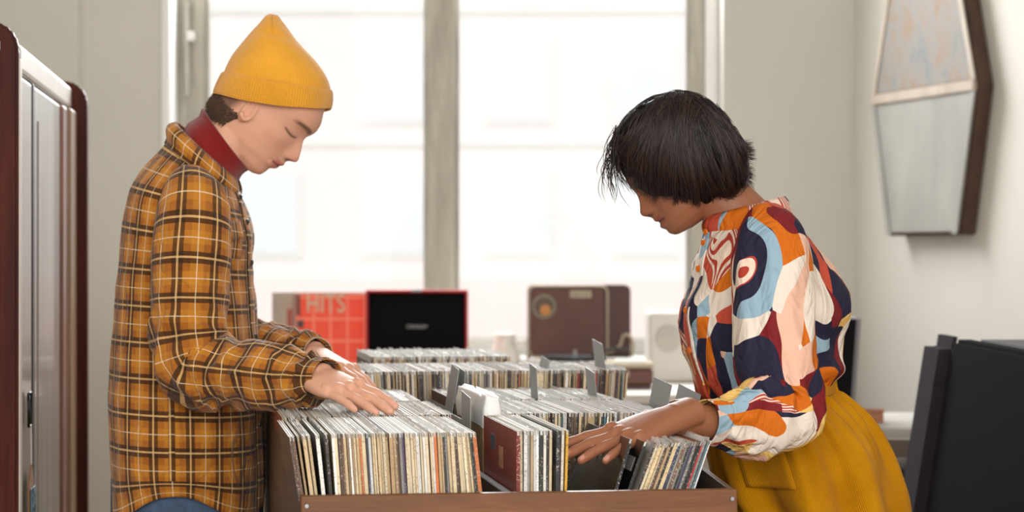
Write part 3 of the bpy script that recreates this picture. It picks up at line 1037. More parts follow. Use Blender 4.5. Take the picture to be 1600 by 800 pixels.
def shoe(parent, loc, rz, mat, sole):
    rings = []
    for q in catmull([(-.13, .030, .02), (-.12, .036, .07), (-.06, .040, .085), (0, .042, .075), (.06, .046, .05), (.11, .042, .035), (.135, .022, .022)], 20):
        x, hw, h = q
        rings.append([Vector((x, hw * math.cos(a), .012 + max(0, h * .5 + h * .5 * math.sin(a)))) for a in [2 * math.pi * k / 18 for k in range(18)]])
    v, f, _ = loft(rings, cap0=True, cap1=True)
    M = Matrix.Translation(loc) @ Matrix.Rotation(rz, 4, 'Z')
    o = obj('shoe', mesh_from([M @ Vector(p) for p in v], f), mat, parent)
    out = [(-.14, .02), (-.13, .034), (-.05, .04), (.05, .049), (.11, .045), (.145, .02), (.145, -.02), (.11, -.045), (.05, -.049), (-.05, -.04), (-.13, -.034), (-.14, -.02)]
    vv = [M @ Vector((a, b_, 0)) for a, b_ in out] + [M @ Vector((a, b_, .022)) for a, b_ in out]
    n = len(out)
    ff = [tuple(range(n))[::-1], tuple(range(n, 2 * n))] + [(i, (i + 1) % n, n + (i + 1) % n, n + i) for i in range(n)]
    obj('sole', mesh_from(vv, ff, False), sole, o)
    return o

def strands(name, paths, rad, mat, parent, sides=3, seed=1):
    """hair: every strand a thin tapering tube, joined in one mesh"""
    V, F = [], []
    for path in paths:
        m = len(path); b0 = len(V)
        N = None
        for i, p in enumerate(path):
            T = path[min(i + 1, m - 1)] - path[max(i - 1, 0)]
            if T.length < 1e-7: T = Vector((0, 0, 1))
            T.normalize()
            if N is None:
                N = T.orthogonal().normalized()
            else:
                N = N - T * N.dot(T)
                N = N.normalized() if N.length > 1e-6 else T.orthogonal().normalized()
            B = T.cross(N)
            r = rad * (1.0 if i < m - 3 else (.8, .5, .15)[i - (m - 3)])
            for k in range(sides):
                a = 2 * math.pi * k / sides
                V.append(tuple(p + N * (r * math.cos(a)) + B * (r * math.sin(a))))
        for i in range(m - 1):
            for k in range(sides):
                k2 = (k + 1) % sides
                F.append((b0 + i * sides + k, b0 + i * sides + k2, b0 + (i + 1) * sides + k2, b0 + (i + 1) * sides + k))
    me = mesh_from(V, F)
    rs = random.Random(seed); buf = []
    for path in paths:
        q = rs.random(); buf += [q, q, q, 1.0] * (len(path) * sides)
    ca = me.color_attributes.new('Strand', 'FLOAT_COLOR', 'POINT'); ca.data.foreach_set('color', np.array(buf, dtype=np.float32))
    return obj(name, me, mat, parent)

# ---- fabrics
def plaid_mat():
    t = NT('plaid_flannel')
    uv = t.n('ShaderNodeUVMap'); sx = t.n('ShaderNodeSeparateXYZ'); t.l(uv.outputs[0], sx.inputs[0])
    per = .0600
    def bands(s, off):
        return t.math('FRACT', t.math('ADD', t.math('DIVIDE', s, per), off))
    U, V = bands(sx.outputs[0], .1), bands(sx.outputs[1], .35)
    W, K = (1, 1, 1, 1), (0, 0, 0, 1)
    def m(s, stops): return t.ramp(s, [(p, W if on else K) for p, on in stops], 'CONSTANT')
    dark = [(0, 1), (.115, 0), (.165, 1), (.28, 0)]
    cream = [(0, 0), (.115, 1), (.165, 0)]
    white = [(0, 0), (.62, 1), (.645, 0)]
    warm = [(0, 0), (.46, 1), (.80, 0)]
    f, _ = t.noise(t.coord('Object'), 14, 5)
    base = t.ramp(f, [(.3, lin((146, 86, 30))), (.7, lin((168, 103, 40)))])
    base = t.mix(t.math('MULTIPLY', m(U, warm), .35), base, lin((204, 140, 44)))
    base = t.mix(t.math('MULTIPLY', m(V, warm), .35), base, lin((204, 140, 44)))
    c = base
    for s, k in ((U, .78), (V, .85)): c = t.mix(t.math('MULTIPLY', m(s, dark), k), c, lin((52, 34, 22)))
    for s in (U, V): c = t.mix(t.math('MULTIPLY', m(s, cream), .55), c, lin((226, 190, 130)))
    for s in (U, V): c = t.mix(t.math('MULTIPLY', m(s, white), .5), c, lin((240, 226, 200)))
    t.base(c); t.set(Roughness=.9); t.b.inputs['Sheen Weight'].default_value = .15
    t.b.inputs['Specular IOR Level'].default_value = .15
    mp = t.n('ShaderNodeMapping'); mp.inputs['Scale'].default_value = (1500, 1500, 1); t.l(uv.outputs[0], mp.inputs[0])
    g, _ = t.noise(mp.outputs[0], 1.0, 2)
    t.bump(g, .2, .0006)
    w1_, _ = t.noise(t.coord('Object', (1, 1, .55), (.3, .5, 0)), 17, 2.5, .5, 1.6)
    t.bump2(t.math('ABSOLUTE', t.math('SUBTRACT', w1_, .5)), .55, .03)
    return t.m

def camo_mat():
    t = NT('abstract_print_cotton')
    uv = t.n('ShaderNodeUVMap')
    mp = t.n('ShaderNodeMapping'); mp.inputs['Scale'].default_value = (1, .72, 1); mp.inputs['Rotation'].default_value = (0, 0, .5); t.l(uv.outputs[0], mp.inputs[0])
    _, nc = t.noise(mp.outputs[0], 10, .6, .4)
    dv = t.n('ShaderNodeVectorMath', operation='MULTIPLY_ADD')
    t.l(nc, dv.inputs[0]); dv.inputs[1].default_value = (.16, .16, 0); t.l(mp.outputs[0], dv.inputs[2])
    def cells(scale):
        v = t.n('ShaderNodeTexVoronoi', feature='F1'); v.inputs['Scale'].default_value = scale; v.inputs['Randomness'].default_value = .95
        t.l(dv.outputs[0], v.inputs['Vector'])
        s = t.n('ShaderNodeSeparateColor'); t.l(v.outputs['Color'], s.inputs[0])
        return s
    a = cells(24)
    pal = [(0, lin((206, 106, 18))), (.14, lin((190, 78, 56))), (.28, lin((122, 28, 34))), (.40, lin((36, 34, 58))), (.54, lin((148, 178, 196))), (.66, lin((230, 218, 204))), (.80, lin((232, 186, 162))), (.91, lin((232, 192, 112)))]
    c = t.ramp(a.outputs[0], pal, 'CONSTANT')
    # candy-striped patches
    sx = t.n('ShaderNodeSeparateXYZ'); t.l(dv.outputs[0], sx.inputs[0])
    st = t.math('GREATER_THAN', t.math('FRACT', t.math('MULTIPLY', t.math('ADD', sx.outputs[0], t.math('MULTIPLY', sx.outputs[1], .5)), 115)), .5)
    stripes = t.mix(st, lin((236, 214, 196)), lin((176, 62, 48)))
    c = t.mix(t.math('MULTIPLY', t.math('GREATER_THAN', a.outputs[1], .94), 1.0), c, stripes)
    t.base(c); t.set(Roughness=.75); t.b.inputs['Specular IOR Level'].default_value = .25
    mp2 = t.n('ShaderNodeMapping'); mp2.inputs['Scale'].default_value = (1400, 1400, 1); t.l(uv.outputs[0], mp2.inputs[0])
    g, _ = t.noise(mp2.outputs[0], 1.0, 2); t.bump(g, .12, .0006)
    w1_, _ = t.noise(t.coord('Object', (1, 1, .55), (.3, .5, 0)), 17, 2.5, .5, 1.6)
    t.bump2(t.math('ABSOLUTE', t.math('SUBTRACT', w1_, .5)), .55, .03)
    return t.m

def cord_mat():
    t = NT('mustard_corduroy')
    uv = t.n('ShaderNodeUVMap'); sx = t.n('ShaderNodeSeparateXYZ'); t.l(uv.outputs[0], sx.inputs[0])
    s = t.math('SINE', t.math('MULTIPLY', sx.outputs[0], 2 * math.pi / .0034))
    f, _ = t.noise(t.coord('Object'), 10, 5)
    c = t.ramp(f, [(.3, lin((176, 116, 2))), (.7, lin((202, 140, 8)))])
    c = t.mix(t.math('MULTIPLY', t.math('LESS_THAN', s, -.4), .35), c, lin((118, 76, 4)))
    t.base(c); t.set(Roughness=.9); t.b.inputs['Sheen Weight'].default_value = .04; t.b.inputs['Specular IOR Level'].default_value = .1
    t.bump(s, .5, .0008)
    return t.m

def knit_mat(name, c, rib=.004, strength=.35, axis=0):
    t = NT(name)
    uv = t.n('ShaderNodeUVMap'); sx = t.n('ShaderNodeSeparateXYZ'); t.l(uv.outputs[0], sx.inputs[0])
    s = t.math('SINE', t.math('MULTIPLY', sx.outputs[axis], 2 * math.pi / rib))
    q = t.math('SINE', t.math('MULTIPLY', sx.outputs[1 - axis], 2 * math.pi / .0035))
    f, _ = t.noise(t.coord('Object'), 12, 4)
    a = lin(c)
    t.base(t.ramp(f, [(.3, tuple(x * .9 for x in a[:3]) + (1,)), (.7, tuple(min(1, x * 1.06) for x in a[:3]) + (1,))]))
    t.set(Roughness=.9); t.b.inputs['Sheen Weight'].default_value = .3; t.b.inputs['Specular IOR Level'].default_value = .1
    t.bump(t.math('ADD', s, t.math('MULTIPLY', q, .4)), strength, .0009)
    return t.m

PLAID = plaid_mat(); CAMO = camo_mat(); CORD = cord_mat()
BEANIE = knit_mat('yellow_knit', (230, 164, 52), .0042, .35); CUFF = knit_mat('yellow_rib_knit', (228, 160, 48), .0046, .6)
TURTLE = knit_mat('dark_red_knit', (128, 28, 28), .004, .4)
DENIM = simple('blue_denim', (70, 92, 118), .9, .25, 40, .3, 400)
LEATHER = simple('brown_shoe_leather', (70, 46, 32), .5, .15, 20)
SOLE = simple('rubber_sole', (40, 36, 34), .8, .1, 20)
HAIR_M = simple('short_brown_hair', (92, 68, 52), .5, .25, 60, spec=.4)

# ---- the man in plaid
def man():
    Y0 = 3.88
    S = FPX / Y0
    trace = [(69, 89), (80.6, 70.7), (83.4, 58), (81.5, 48), (78.2, 40.3), (79.5, 33.2), (87.3, 22.3), (93, 12), (96, 6), (95.0, 1.5), (84.5, -5), (82.4, -11), (85.6, -15.5), (79.5, -20.5), (81, -25), (77, -30.0), (71.5, -33.5), (71.5, -40.7), (69, -51.6), (58, -58), (46, -60)]
    base = [(40, 110), (66, 95), (79, 75), (81, 60), (77, 44), (74, 28), (74, 8), (75, -10), (74, -22), (71, -34), (68, -48), (58, -57), (46, -61)]
    back = [(-62, 30), (-56, 8), (-46, -30), (-36, -54), (-22, -64), (-4, -67), (25, -76), (55, -74), (85, -62), (110, -40), (128, -5)]
    width = [(-62, 10), (-57, 24), (-46, 38), (-30, 49), (-10, 56), (10, 61), (35, 64), (60, 67), (85, 64), (108, 50), (122, 28), (128, 6)]
    H = Head((394, 188), Y0, 45, 1, S, trace, base, back, width, (-61, 128), 36)
    b = Builder()
    b.add(H.build())
    b.add(H.ear(-1)); b.add(H.ear(1))
    # neck, trunk, arms
    b.add(tube([P(310, 262, Y0), P(335, 238, Y0), P(360, 215, Y0), P(380, 198, Y0)], [(.058, .056), (.055, .053), (.053, .051), (.055, .05)], 24, up=(0, 1, 0)))
    b.add(loft(px_rings([(225, 800, 370, 800, .14), (205, 690, 385, 690, .15), (205, 560, 380, 560, .145), (210, 450, 375, 450, .155), (215, 370, 370, 390, .165), (232, 305, 362, 340, .15), (262, 255, 352, 300, .08)], Y0, 30, 28), cap0=True, cap1=True))
    near = [(300, 322, 3.73), (297, 410, 3.69), (298, 500, 3.68), (304, 572, 3.68), (340, 586, 3.65), (420, 592, 3.585), (508, 593, 3.515)]
    rad = [.05, .048, .044, .043, .042, .036, .026]
    pts = catmull([(*P(*q), r) for q, r in zip(near, rad)], 30)
    b.add(tube([Vector(q[:3]) for q in pts], [q[3] for q in pts], 16))
    far = [(306, 322, 4.05), (318, 410, 4.10), (330, 500, 4.10), (348, 554, 4.08), (400, 555, 4.03), (495, 556, 3.93)]
    rad = [.05, .048, .044, .043, .036, .026]
    pts = catmull([(*P(*q), r) for q, r in zip(far, rad)], 30)
    b.add(tube([Vector(q[:3]) for q in pts], [q[3] for q in pts], 16))
    W = P(482, 586, 3.53); F = P(606, 641, 3.40) - W
    D = Vector((.10, -.32, 1)); Fn = F.normalized(); Dn = (D - Fn * D.dot(Fn)).normalized()
    sp = hand(b, W, F, D, Dn.cross(Fn), [(0, 8, 6), (0, 8, 6), (0, 8, 6), (0, 8, 6)], (1.5, .3, -.6, -2), ((.75, .45, -.5), (5, 15, 15)), 1.0)
    W = P(494, 556, 3.925); F = P(594, 611, 3.76) - W
    D = Vector((.15, .12, 1)); Fn = F.normalized(); Dn = (D - Fn * D.dot(Fn)).normalized()
    sp += hand(b, W, F, D, -Dn.cross(Fn), [(2, 12, 8), (2, 12, 8), (4, 12, 10), (6, 12, 10)], (5, 1, -2, -7), ((.75, .35, -.6), (5, 15, 15)), 1.02)
    me = person_mesh(b, H, (222, 168, 140), (186, 104, 92), (92, 66, 48), sp, skin_mat('fair_skin'), nail=(228, 172, 152), scalp=(88, 64, 50))
    tag(me, 'person in a yellow beanie and ochre plaid shirt flipping through records', 'person')

    # beanie: body and turned-up cuff
    secs = [(349, 124, 515, 150, .084), (352, 112, 516, 140, .087), (364, 86, 509, 121, .084), (387, 58, 489, 92, .068), (405, 39, 461, 62, .046), (414, 27, 443, 38, .022), (420, 22.5, 434, 25, .006)]
    R = px_rings(secs, Y0, 46, 72, 1.0)
    def crease(t, a, p):
        n = .004 * nz(p.x * 16, p.y * 16, p.z * 16)
        c = -.009 * math.exp(-((a - (4.55)) / .10) ** 2) * smooth01(.45, .8, t) * (1 - smooth01(.92, 1, t))
        d = -.005 * math.exp(-((t - .58 - .04 * math.sin(a * 1.5)) / .05) ** 2) * max(0, -math.sin(a)) ** 2
        return n + c + d
    R = displace_rings(R, crease)
    bn = cloth('beanie', R, BEANIE, me, cap1=True, solid=.002)
    cs = [(341, 139, 512, 163, .0845), (335, 146, 516, 170, .089), (334.5, 142, 518, 166, .0905), (339, 130, 519.5, 156, .0915), (345, 118, 519, 145, .091), (349, 113.5, 517, 141.5, .089), (352, 116, 514, 144, .086)]
    R = px_rings(cs, Y0, 24, 80, 1.0)
    R2 = []
    for i, r in enumerate(R):
        t = i / (len(R) - 1)
        R2.append([p + Vector((.0045, 0, -.0125)) * (math.sin(2 * math.pi * k / 80) ** 2) * (1.0 - .55 * t) + Vector((0, 0, .0015 * nz(p.x * 20, p.y * 20, 4))) for k, p in enumerate(r)])
    cloth('beanie_cuff', R2, CUFF, bn, solid=.002)
    # hair at the nape and before the ear
    rr = random.Random(5); paths = []
    for i in range(2600):
        z = rr.uniform(-38, -2)
        xb = interp(z, [q[0] for q in back], [q[1] for q in back]); w = interp(z, [q[0] for q in width], [q[1] for q in width])
        x = xb + (64 - max(0, -z) * .7) * rr.random() ** 1.3
        xc = xb + 75
        q = min(1, max(-1, (x - xc) / (xc - xb)))
        y = -w * math.sqrt(max(0, 1 - q * q)) * (1 if rr.random() < .8 else -1)
        L = rr.uniform(7, 15); j = rr.uniform(-4, 4)
        paths.append([H.w(x - 1.5 - L * .22 * t - 1.5 * t * t + j * .5 * t, y * 1.015 + j * t * .3, z - L * .8 * t) for t in [k / 4 for k in range(5)]])
    strands('short_hair', paths, .00075, HAIR_M, me)

    # turtleneck
    R = px_rings([(290, 205, 356, 292, .072), (300, 193, 368, 284, .066), (310, 181, 378, 274, .0625), (317, 172, 386, 264, .061), (322, 174, 384, 260, .057)], Y0, 20, 60, 1.0)
    R = displace_rings(R, lambda t, a, p: .002 * nz(p.x * 25, p.y * 25, p.z * 25) + .0025 * math.sin(t * 9))
    cloth('turtleneck', R, TURTLE, me, solid=.003)
    dk = simple('dark_under_shirt', (52, 24, 30), .9, .2, 30)
    # strip of dark undershirt in the open shirt front
    rows = []
    for t in np.linspace(0, 1, 10):
        c = P(371 + 8 * t, 290 + 70 * t, Y0)
        rows.append([c + Vector((-.004 * abs(k), k * .016, 0)) for k in (-2, -1, 0, 1, 2)])
    u_ = sheet('undershirt_front', rows, dk, me)
    button(u_, P(373.5, 302, Y0 - .02), (1, -.6, 0), MAT['white_metal'], .004)

    # shirt
    secs = [(186, 812, 404, 806, .176), (178, 740, 411, 745, .182), (176, 650, 411, 660, .182), (179, 570, 405, 580, .182), (186, 480, 395, 490, .186), (194, 405, 389, 420, .192), (201, 345, 391, 378, .196), (214, 296, 384, 340, .192), (236, 262, 376, 312, .152), (258, 234, 369, 296, .098), (270, 216, 365, 288, .078)]
    R = px_rings(secs, Y0, 120, 120, .88)
    hem_n = 14
    def folds(t, a, p):
        lo = 1 - smooth01(.0, .5, t)
        n = .009 * nz(p.x * 9 + 3, p.y * 9, p.z * 3.2) * (.5 + .7 * lo)
        n += .0035 * ridge(p.x * 15 - p.z * 9, p.y * 15, p.z * 7 + p.x * 8) * (.4 + .6 * smooth01(.2, .45, t) * (1 - smooth01(.75, .9, t)))
        n += .003 * nz(p.x * 22, p.y * 22, p.z * 12)
        return n
    R = displace_rings(R, folds)
    R2 = []
    for i, r in enumerate(R):
        k_ = max(0.0, 1 - i / hem_n)
        R2.append([p + Vector((0, 0, .055 * k_ * abs(math.sin(2 * math.pi * k / 120)) ** 4)) for k, p in enumerate(r)])
    us, vs = ring_uv(R2)
    sh = cloth('plaid_shirt', R2, PLAID, me, uv=(us, vs))
    # side seam line and chest pocket with flap on the near front
    def on_shirt(t, a, off=.0):
        i = min(len(R2) - 1, max(0, t * (len(R2) - 1))); i0 = int(i); f0 = i - i0; i1 = min(i0 + 1, len(R2) - 1)
        k = (a / (2 * math.pi) * 120) % 120; k0 = int(k); g = k - k0; k1 = (k0 + 1) % 120
        p = (R2[i0][k0] * (1 - g) + R2[i0][k1] * g) * (1 - f0) + (R2[i1][k0] * (1 - g) + R2[i1][k1] * g) * f0
        C = sum(R2[i0], Vector()) / 120
        return p + (p - C).normalized() * off
    rows = [[on_shirt(t, math.radians(d), .003) for d in np.linspace(305, 336, 12)] for t in np.linspace(.53, .66, 12)]
    pkt = sheet('chest_pocket', rows, PLAID, sh)
    rows = [[on_shirt(t + .018 * (1 - abs(d - 320) / 17) * 0 - (.022 * (1 - abs(d - 320) / 17) if t < .62 else 0), math.radians(d), .006) for d in np.linspace(304, 337, 12)] for t in np.linspace(.615, .675, 8)]
    fl = sheet('pocket_flap', rows, PLAID, pkt)
    rows = [[on_shirt(t, math.radians(d), .004) for d in np.linspace(346, 357, 5)] for t in np.linspace(.03, .93, 50)]
    pl = sheet('button_placket', rows, PLAID, sh)
    dkb = simple('dark_button', (48, 36, 28), .3, .1, 30)
    for t in (.2, .36, .52, .68, .82):
        p = on_shirt(t, math.radians(351.5), .0065); button(pl, p, p - on_shirt(t, math.radians(351.5), -.05), dkb, .0055)
    rows = [[on_shirt(t, math.radians(d), .0012 + .0012 * (1 - abs(d - 270) / 1.6)) for d in (268.4, 269.2, 270, 270.8, 271.6)] for t in np.linspace(.1, .7, 60)]
    sheet('side_seam', rows, PLAID, sh, solid=.001)
    # collar: fall folded over the neckline
    rows = []
    for j, tt in enumerate(np.linspace(0, 1, 9)):
        row_ = []
        for k in range(60):
            a = math.radians(-168 + 336 * k / 59)          # open at the front
            ca, sa = -math.cos(a), math.sin(a)             # starts at the front, round the back
            q = (1 - ca) / 2                                # 0 back ... handled by px blend
            fx = (1 + ca) / 2
            bk_t, fr_t = P(279, 194, Y0), P(368, 276, Y0)
            bk_b, fr_b = P(262, 226, Y0), P(366, 303, Y0)
            ct, at_ = (bk_t + fr_t) / 2, (fr_t - bk_t) / 2
            cb, ab = (bk_b + fr_b) / 2, (fr_b - bk_b) / 2
            pt = ct + at_ * ca + Vector((0, .074 * sa, 0))
            pb = cb + ab * ca + Vector((0, .100 * sa, -.012 * max(0, ca) ** 2))
            p = pt.lerp(pb, tt) + (pt - ct).normalized() * (.010 * math.sin(math.pi * min(1, tt * 1.3)) + .004)
            row_.append(p)
        rows.append(row_)
    sheet('collar', rows, PLAID, sh, solid=.003)
    # shoulder yoke seam is where the sleeve is set in
    near = [(303, 300, 3.765, .030, .045), (302, 312, 3.72, .052, .058), (300, 345, 3.69, .060, .058), (297, 410, 3.672, .063, .062), (296, 470, 3.665, .060, .064), (297, 530, 3.66, .058, .062), (312, 573, 3.655, .054, .062), (352, 581, 3.635, .050, .058), (400, 586, 3.598, .047, .054), (450, 592, 3.56, .044, .048), (485, 592, 3.532, .036, .042), (497, 592, 3.522, .030, .037), (512, 592, 3.51, .0285, .035)]
    far = [(306, 302, 3.99, .030, .045), (308, 320, 4.06, .055, .055), (318, 410, 4.11, .058, .06), (330, 490, 4.11, .057, .06), (350, 550, 4.09, .054, .06), (390, 552, 4.05, .049, .052), (440, 554, 3.99, .044, .046), (475, 555, 3.95, .035, .040), (488, 555, 3.935, .029, .035), (498, 555, 3.925, .028, .034)]
    for ctrl, seed, pk_ in ((near, 0.0, .48), (far, 40.0, .48)):
        R = sleeve_rings(ctrl, 150, 80)
        def sf(t, a, p, seed=seed):
            e = math.exp(-((t - .46) / .12) ** 2); fo = smooth01(.42, .6, t) * (1 - smooth01(.86, .93, t))
            n = .014 * e * ridge(t * 16 + .9 * math.sin(a), 1.1 * math.cos(a) + seed, 1.1 * math.sin(a))
            n += .011 * fo * ridge(t * 15 + 1.2 * math.cos(a + 1), math.cos(a) * .9 + seed, math.sin(a) * .9)
            n += .006 * (1 - smooth01(.40, .5, t)) * nz(p.x * 12 + seed, p.y * 12, p.z * 5) * smooth01(.02, .1, t)
            n += .0022 * nz(p.x * 32, p.y * 32, p.z * 26)
            return n * (1 - smooth01(.9, .95, t)) + .0025 * smooth01(.915, .925, t)
        R = displace_rings(R, sf)
        us, vs = ring_uv(R)
        sl = cloth('sleeve', R, PLAID, sh, uv=([u + .02 for u in us], vs))
        if seed == 0:
            for k in (int(80 * .60),):
                c = sum(R[-8], Vector()) / 80
                p = max(R[-8], key=lambda q: -q.z * 1.0 - q.y * 1.2)
                button(sl, p + (p - c).normalized() * .003, p - c, dkb, .006)
    # jeans and shoes below the hem
    x0 = P(293, 800, Y0).x
    b = Builder()
    rings = []
    for z, hw, hd in ((.99, .125, .155), (.93, .13, .165), (.86, .13, .17), (.80, .125, .168)):
        rings.append([Vector((x0 + hw * math.cos(a), Y0 + hd * math.sin(a), z)) for a in [2 * math.pi * k / 36 for k in range(36)]])
    b.add(loft(rings, cap0=True, cap1=True))
    for s in (-1, 1):
        rings = []
        for z, dx, r, q in ((.86, 0, .088, .085), (.7, .005, .082, .085), (.5, .015, .068, .085), (.3, .0, .060, .09), (.05, -.02, .056, .095)):
            rings.append([Vector((x0 + dx + (r + .004 * nz(a * 2, z * 14, s)) * math.cos(a), Y0 + s * q + r * math.sin(a), z)) for a in [2 * math.pi * k / 28 for k in range(28)]])
        b.add(loft(rings, cap0=True, cap1=True))
    obj('jeans', b.mesh(), DENIM, me)
    for s in (-1, 1): shoe(me, (x0 + .03, Y0 + s * .095, 0), 0, LEATHER, SOLE)
    return me
man()

# ---- the woman in the printed blouse
def woman():
    Y0 = 3.65
    S = FPX / Y0
    trace = [(78, 90), (88, 72), (92.5, 58), (94, 46), (92.5, 36), (97.0, 23.4), (104, 13), (109, 7), (108, 1.5), (102, -4.8), (97.5, -10.5), (99.5, -16.5), (91, -23), (98.5, -28), (96.0, -34), (92, -37.5), (93.8, -44.8), (86.5, -54), (73.7, -58), (49, -60)]
    base = [(60, 110), (78, 92), (89, 74), (92, 58), (88, 42), (86, 28), (87, 8), (88, -10), (88, -22), (90, -36), (90, -46), (84, -55), (72, -60), (48, -62)]
    back = [(-63, 35), (-57, 12), (-46, -2), (-30, -20), (-14, -48), (0, -68), (25, -76), (55, -78), (85, -68), (108, -42), (122, 0)]
    width = [(-63, 12), (-57, 28), (-46, 42), (-30, 53), (-10, 60), (10, 64), (35, 67), (60, 70), (85, 66), (106, 46), (116, 26), (122, 6)]
    H = Head((1088, 270), Y0, 40, -1, S, trace, base, back, width, (-62, 122), 36)
    b = Builder()
    b.add(H.build()); b.add(H.ear(-1)); b.add(H.ear(1))
    b.add(tube([P(1180, 372, Y0), P(1160, 345, Y0), P(1132, 315, Y0), P(1108, 292, Y0), P(1095, 275, Y0)], [(.040, .05), (.049, .050), (.049, .047), (.050, .047), (.05, .045)], 24, up=(0, 1, 0)))
    b.add(loft(px_rings([(1330, 800, 1160, 800, .15), (1310, 700, 1135, 700, .145), (1285, 605, 1125, 620, .11), (1285, 520, 1110, 530, .12), (1275, 450, 1110, 460, .13), (1250, 395, 1120, 410, .145), (1220, 355, 1135, 380, .10), (1195, 345, 1140, 365, .06)], Y0, 30, 28), cap0=True, cap1=True))
    near = [(1203, 372, 3.53), (1207, 450, 3.465), (1213, 540, 3.43), (1232, 640, 3.405), (1190, 655, 3.375), (1110, 660, 3.30), (1048, 655, 3.235)]
    rad = [.045, .042, .038, .037, .034, .0265, .0225]
    pts = catmull([(*P(*q), r) for q, r in zip(near, rad)], 30)
    b.add(tube([Vector(q[:3]) for q in pts], [q[3] for q in pts], 18))
    far = [(1190, 372, 3.77), (1175, 450, 3.84), (1165, 540, 3.86), (1170, 625, 3.84), (1130, 640, 3.74), (1055, 648, 3.58)]
    rad = [.045, .042, .038, .037, .033, .024]
    pts = catmull([(*P(*q), r) for q, r in zip(far, rad)], 30)
    b.add(tube([Vector(q[:3]) for q in pts], [q[3] for q in pts], 18))
    W = P(1046, 656, 3.232); F = P(896, 711, 3.135) - W
    D = Vector((-.25, -.42, 1)); Fn = F.normalized(); Dn = (D - Fn * D.dot(Fn)).normalized()
    sp = hand(b, W, F, D, -Dn.cross(Fn), [(-4, 4, 4), (-2, 6, 4), (0, 8, 6), (2, 10, 8)], (3, 0, -1, -4), ((.55, .35, -.95), (4, 10, 12)), .98)
    W = P(1052, 648, 3.575); F = P(955, 678, 3.47) - W
    D = Vector((-.2, -.2, 1)); Fn = F.normalized(); Dn = (D - Fn * D.dot(Fn)).normalized()
    sp += hand(b, W, F, D, Dn.cross(Fn), [(2, 10, 8), (2, 12, 8), (4, 12, 10), (6, 12, 10)], (4, 1, -2, -6), ((.7, .45, -.6), (5, 12, 12)), .96)
    me = person_mesh(b, H, (150, 96, 66), (138, 66, 58), (36, 24, 22), sp, skin_mat('brown_skin', .08, .55), nail=(206, 150, 130))
    tag(me, 'person in a colourful printed blouse and mustard skirt reaching into the records', 'person')

    # hair: a dark bob, base volume and strands
    poly = [(1063, 146), (1030, 151), (1000, 166), (975, 189), (962, 214), (958, 240), (966, 264), (984, 285), (1003, 301), (1019, 312), (1060, 322), (1115, 322), (1147, 311), (1160, 292), (1163, 257), (1159, 231), (1144, 205), (1116, 170), (1090, 153)]
    cx, cy = 1064, 234
    ang = sorted([(math.atan2(y - cy, x - cx), math.hypot(x - cx, y - cy)) for x, y in poly])
    aa = [ang[-1][0] - 2 * math.pi] + [q[0] for q in ang] + [ang[0][0] + 2 * math.pi]; rr_ = [ang[-1][1]] + [q[1] for q in ang] + [ang[0][1]]
    def R_(a): return interp(a, aa, rr_)
    DL = .098
    def surf(x, y, side, k=1.0):
        dx, dy = x - cx, y - cy
        d = math.hypot(dx, dy); r = R_(math.atan2(dy, dx))
        rho = min(d / r, .999)
        lat = DL * (1 - rho ** 3.2) ** (1 / 2.6)
        return P(cx + dx * k, cy + dy * k, Y0) + Vector((0, side * lat * k, 0))
    rings = []
    for i in range(33):
        be = -math.pi / 2 + math.pi * i / 32
        ring = []
        for k in range(72):
            a = -math.pi + 2 * math.pi * k / 72
            sc_ = abs(math.cos(be)) ** .62 * .985; r = R_(a) * sc_
            p = P(cx + r * math.cos(a), cy + r * math.sin(a), Y0) + Vector((0, DL * .95 * math.sin(be), 0))
            n = .005 * nz(p.x * 55, p.y * 40, p.z * 18)
            ring.append(p + (p - P(cx, cy, Y0)).normalized() * n)
        rings.append(ring)
    v, f, _ = loft(rings)
    t = NT('dark_brown_hair')
    fn = t.n('ShaderNodeAttribute', attribute_name='Strand').outputs[2]
    t.base(t.ramp(fn, [(0, lin((16, 10, 10))), (.6, lin((44, 29, 27))), (1, lin((74, 51, 45)))])); t.set(Roughness=.38); t.b.inputs['Specular IOR Level'].default_value = .55
    hm = t.m
    hair = obj('bob_hair', mesh_from(v, f), simple('dark_hair_mass', (22, 15, 15), .85, .3, 60, .6, 200, spec=.1), me)
    rg = random.Random(9); paths = []
    bot = [(964, 262), (984, 285), (1003, 302), (1019, 314), (1060, 325), (1115, 326), (1146, 314), (1160, 295), (1163, 257), (1160, 235)]
    for side, count in ((-1, 4300), (1, 900)):
        clumps = {}
        for i in range(count):
            q = rg.random()
            key = int(q * 46)
            if key not in clumps: clumps[key] = (rg.uniform(-9, 9), rg.uniform(-10, 10), rg.uniform(.965, 1.045), rg.uniform(0, 6.28), rg.uniform(1, 4.5))
            co_, ce, ck, cph, cam_ = clumps[key]
            e = catmull(bot, 200)[int(q * 199)] if False else None
            f_ = q * (len(bot) - 1); i0 = min(int(f_), len(bot) - 2); g = f_ - i0
            ex, ey = bot[i0][0] * (1 - g) + bot[i0 + 1][0] * g, bot[i0][1] * (1 - g) + bot[i0 + 1][1] * g
            u_ = rg.gauss(0, .55) * .5 + (q - .5) * 1.1; sx_ = 1066 + 62 * max(-1.1, min(1.0, u_)); sy_ = 148 + 24 * ((sx_ - 1066) / 62) ** 2 + rg.uniform(0, 8)
            mx = cx + (ex - cx) * .62 + (-26 if q < .6 else 10) + rg.uniform(-5, 5) + co_; my = cy + (ey - cy) * .12 - 30 + rg.uniform(-6, 6)
            ex += rg.uniform(-4, 4) + ce * .6; ey += rg.uniform(-14, 5) + ce * .8
            t0 = rg.random() * .55 if rg.random() < .7 else 0
            t1 = 1.0 if rg.random() < .55 else rg.uniform(.7, 1)
            k_ = ck * rg.uniform(.965, 1.02)
            ph = cph + rg.uniform(-.6, .6); amp = cam_ * rg.uniform(.6, 1.2)
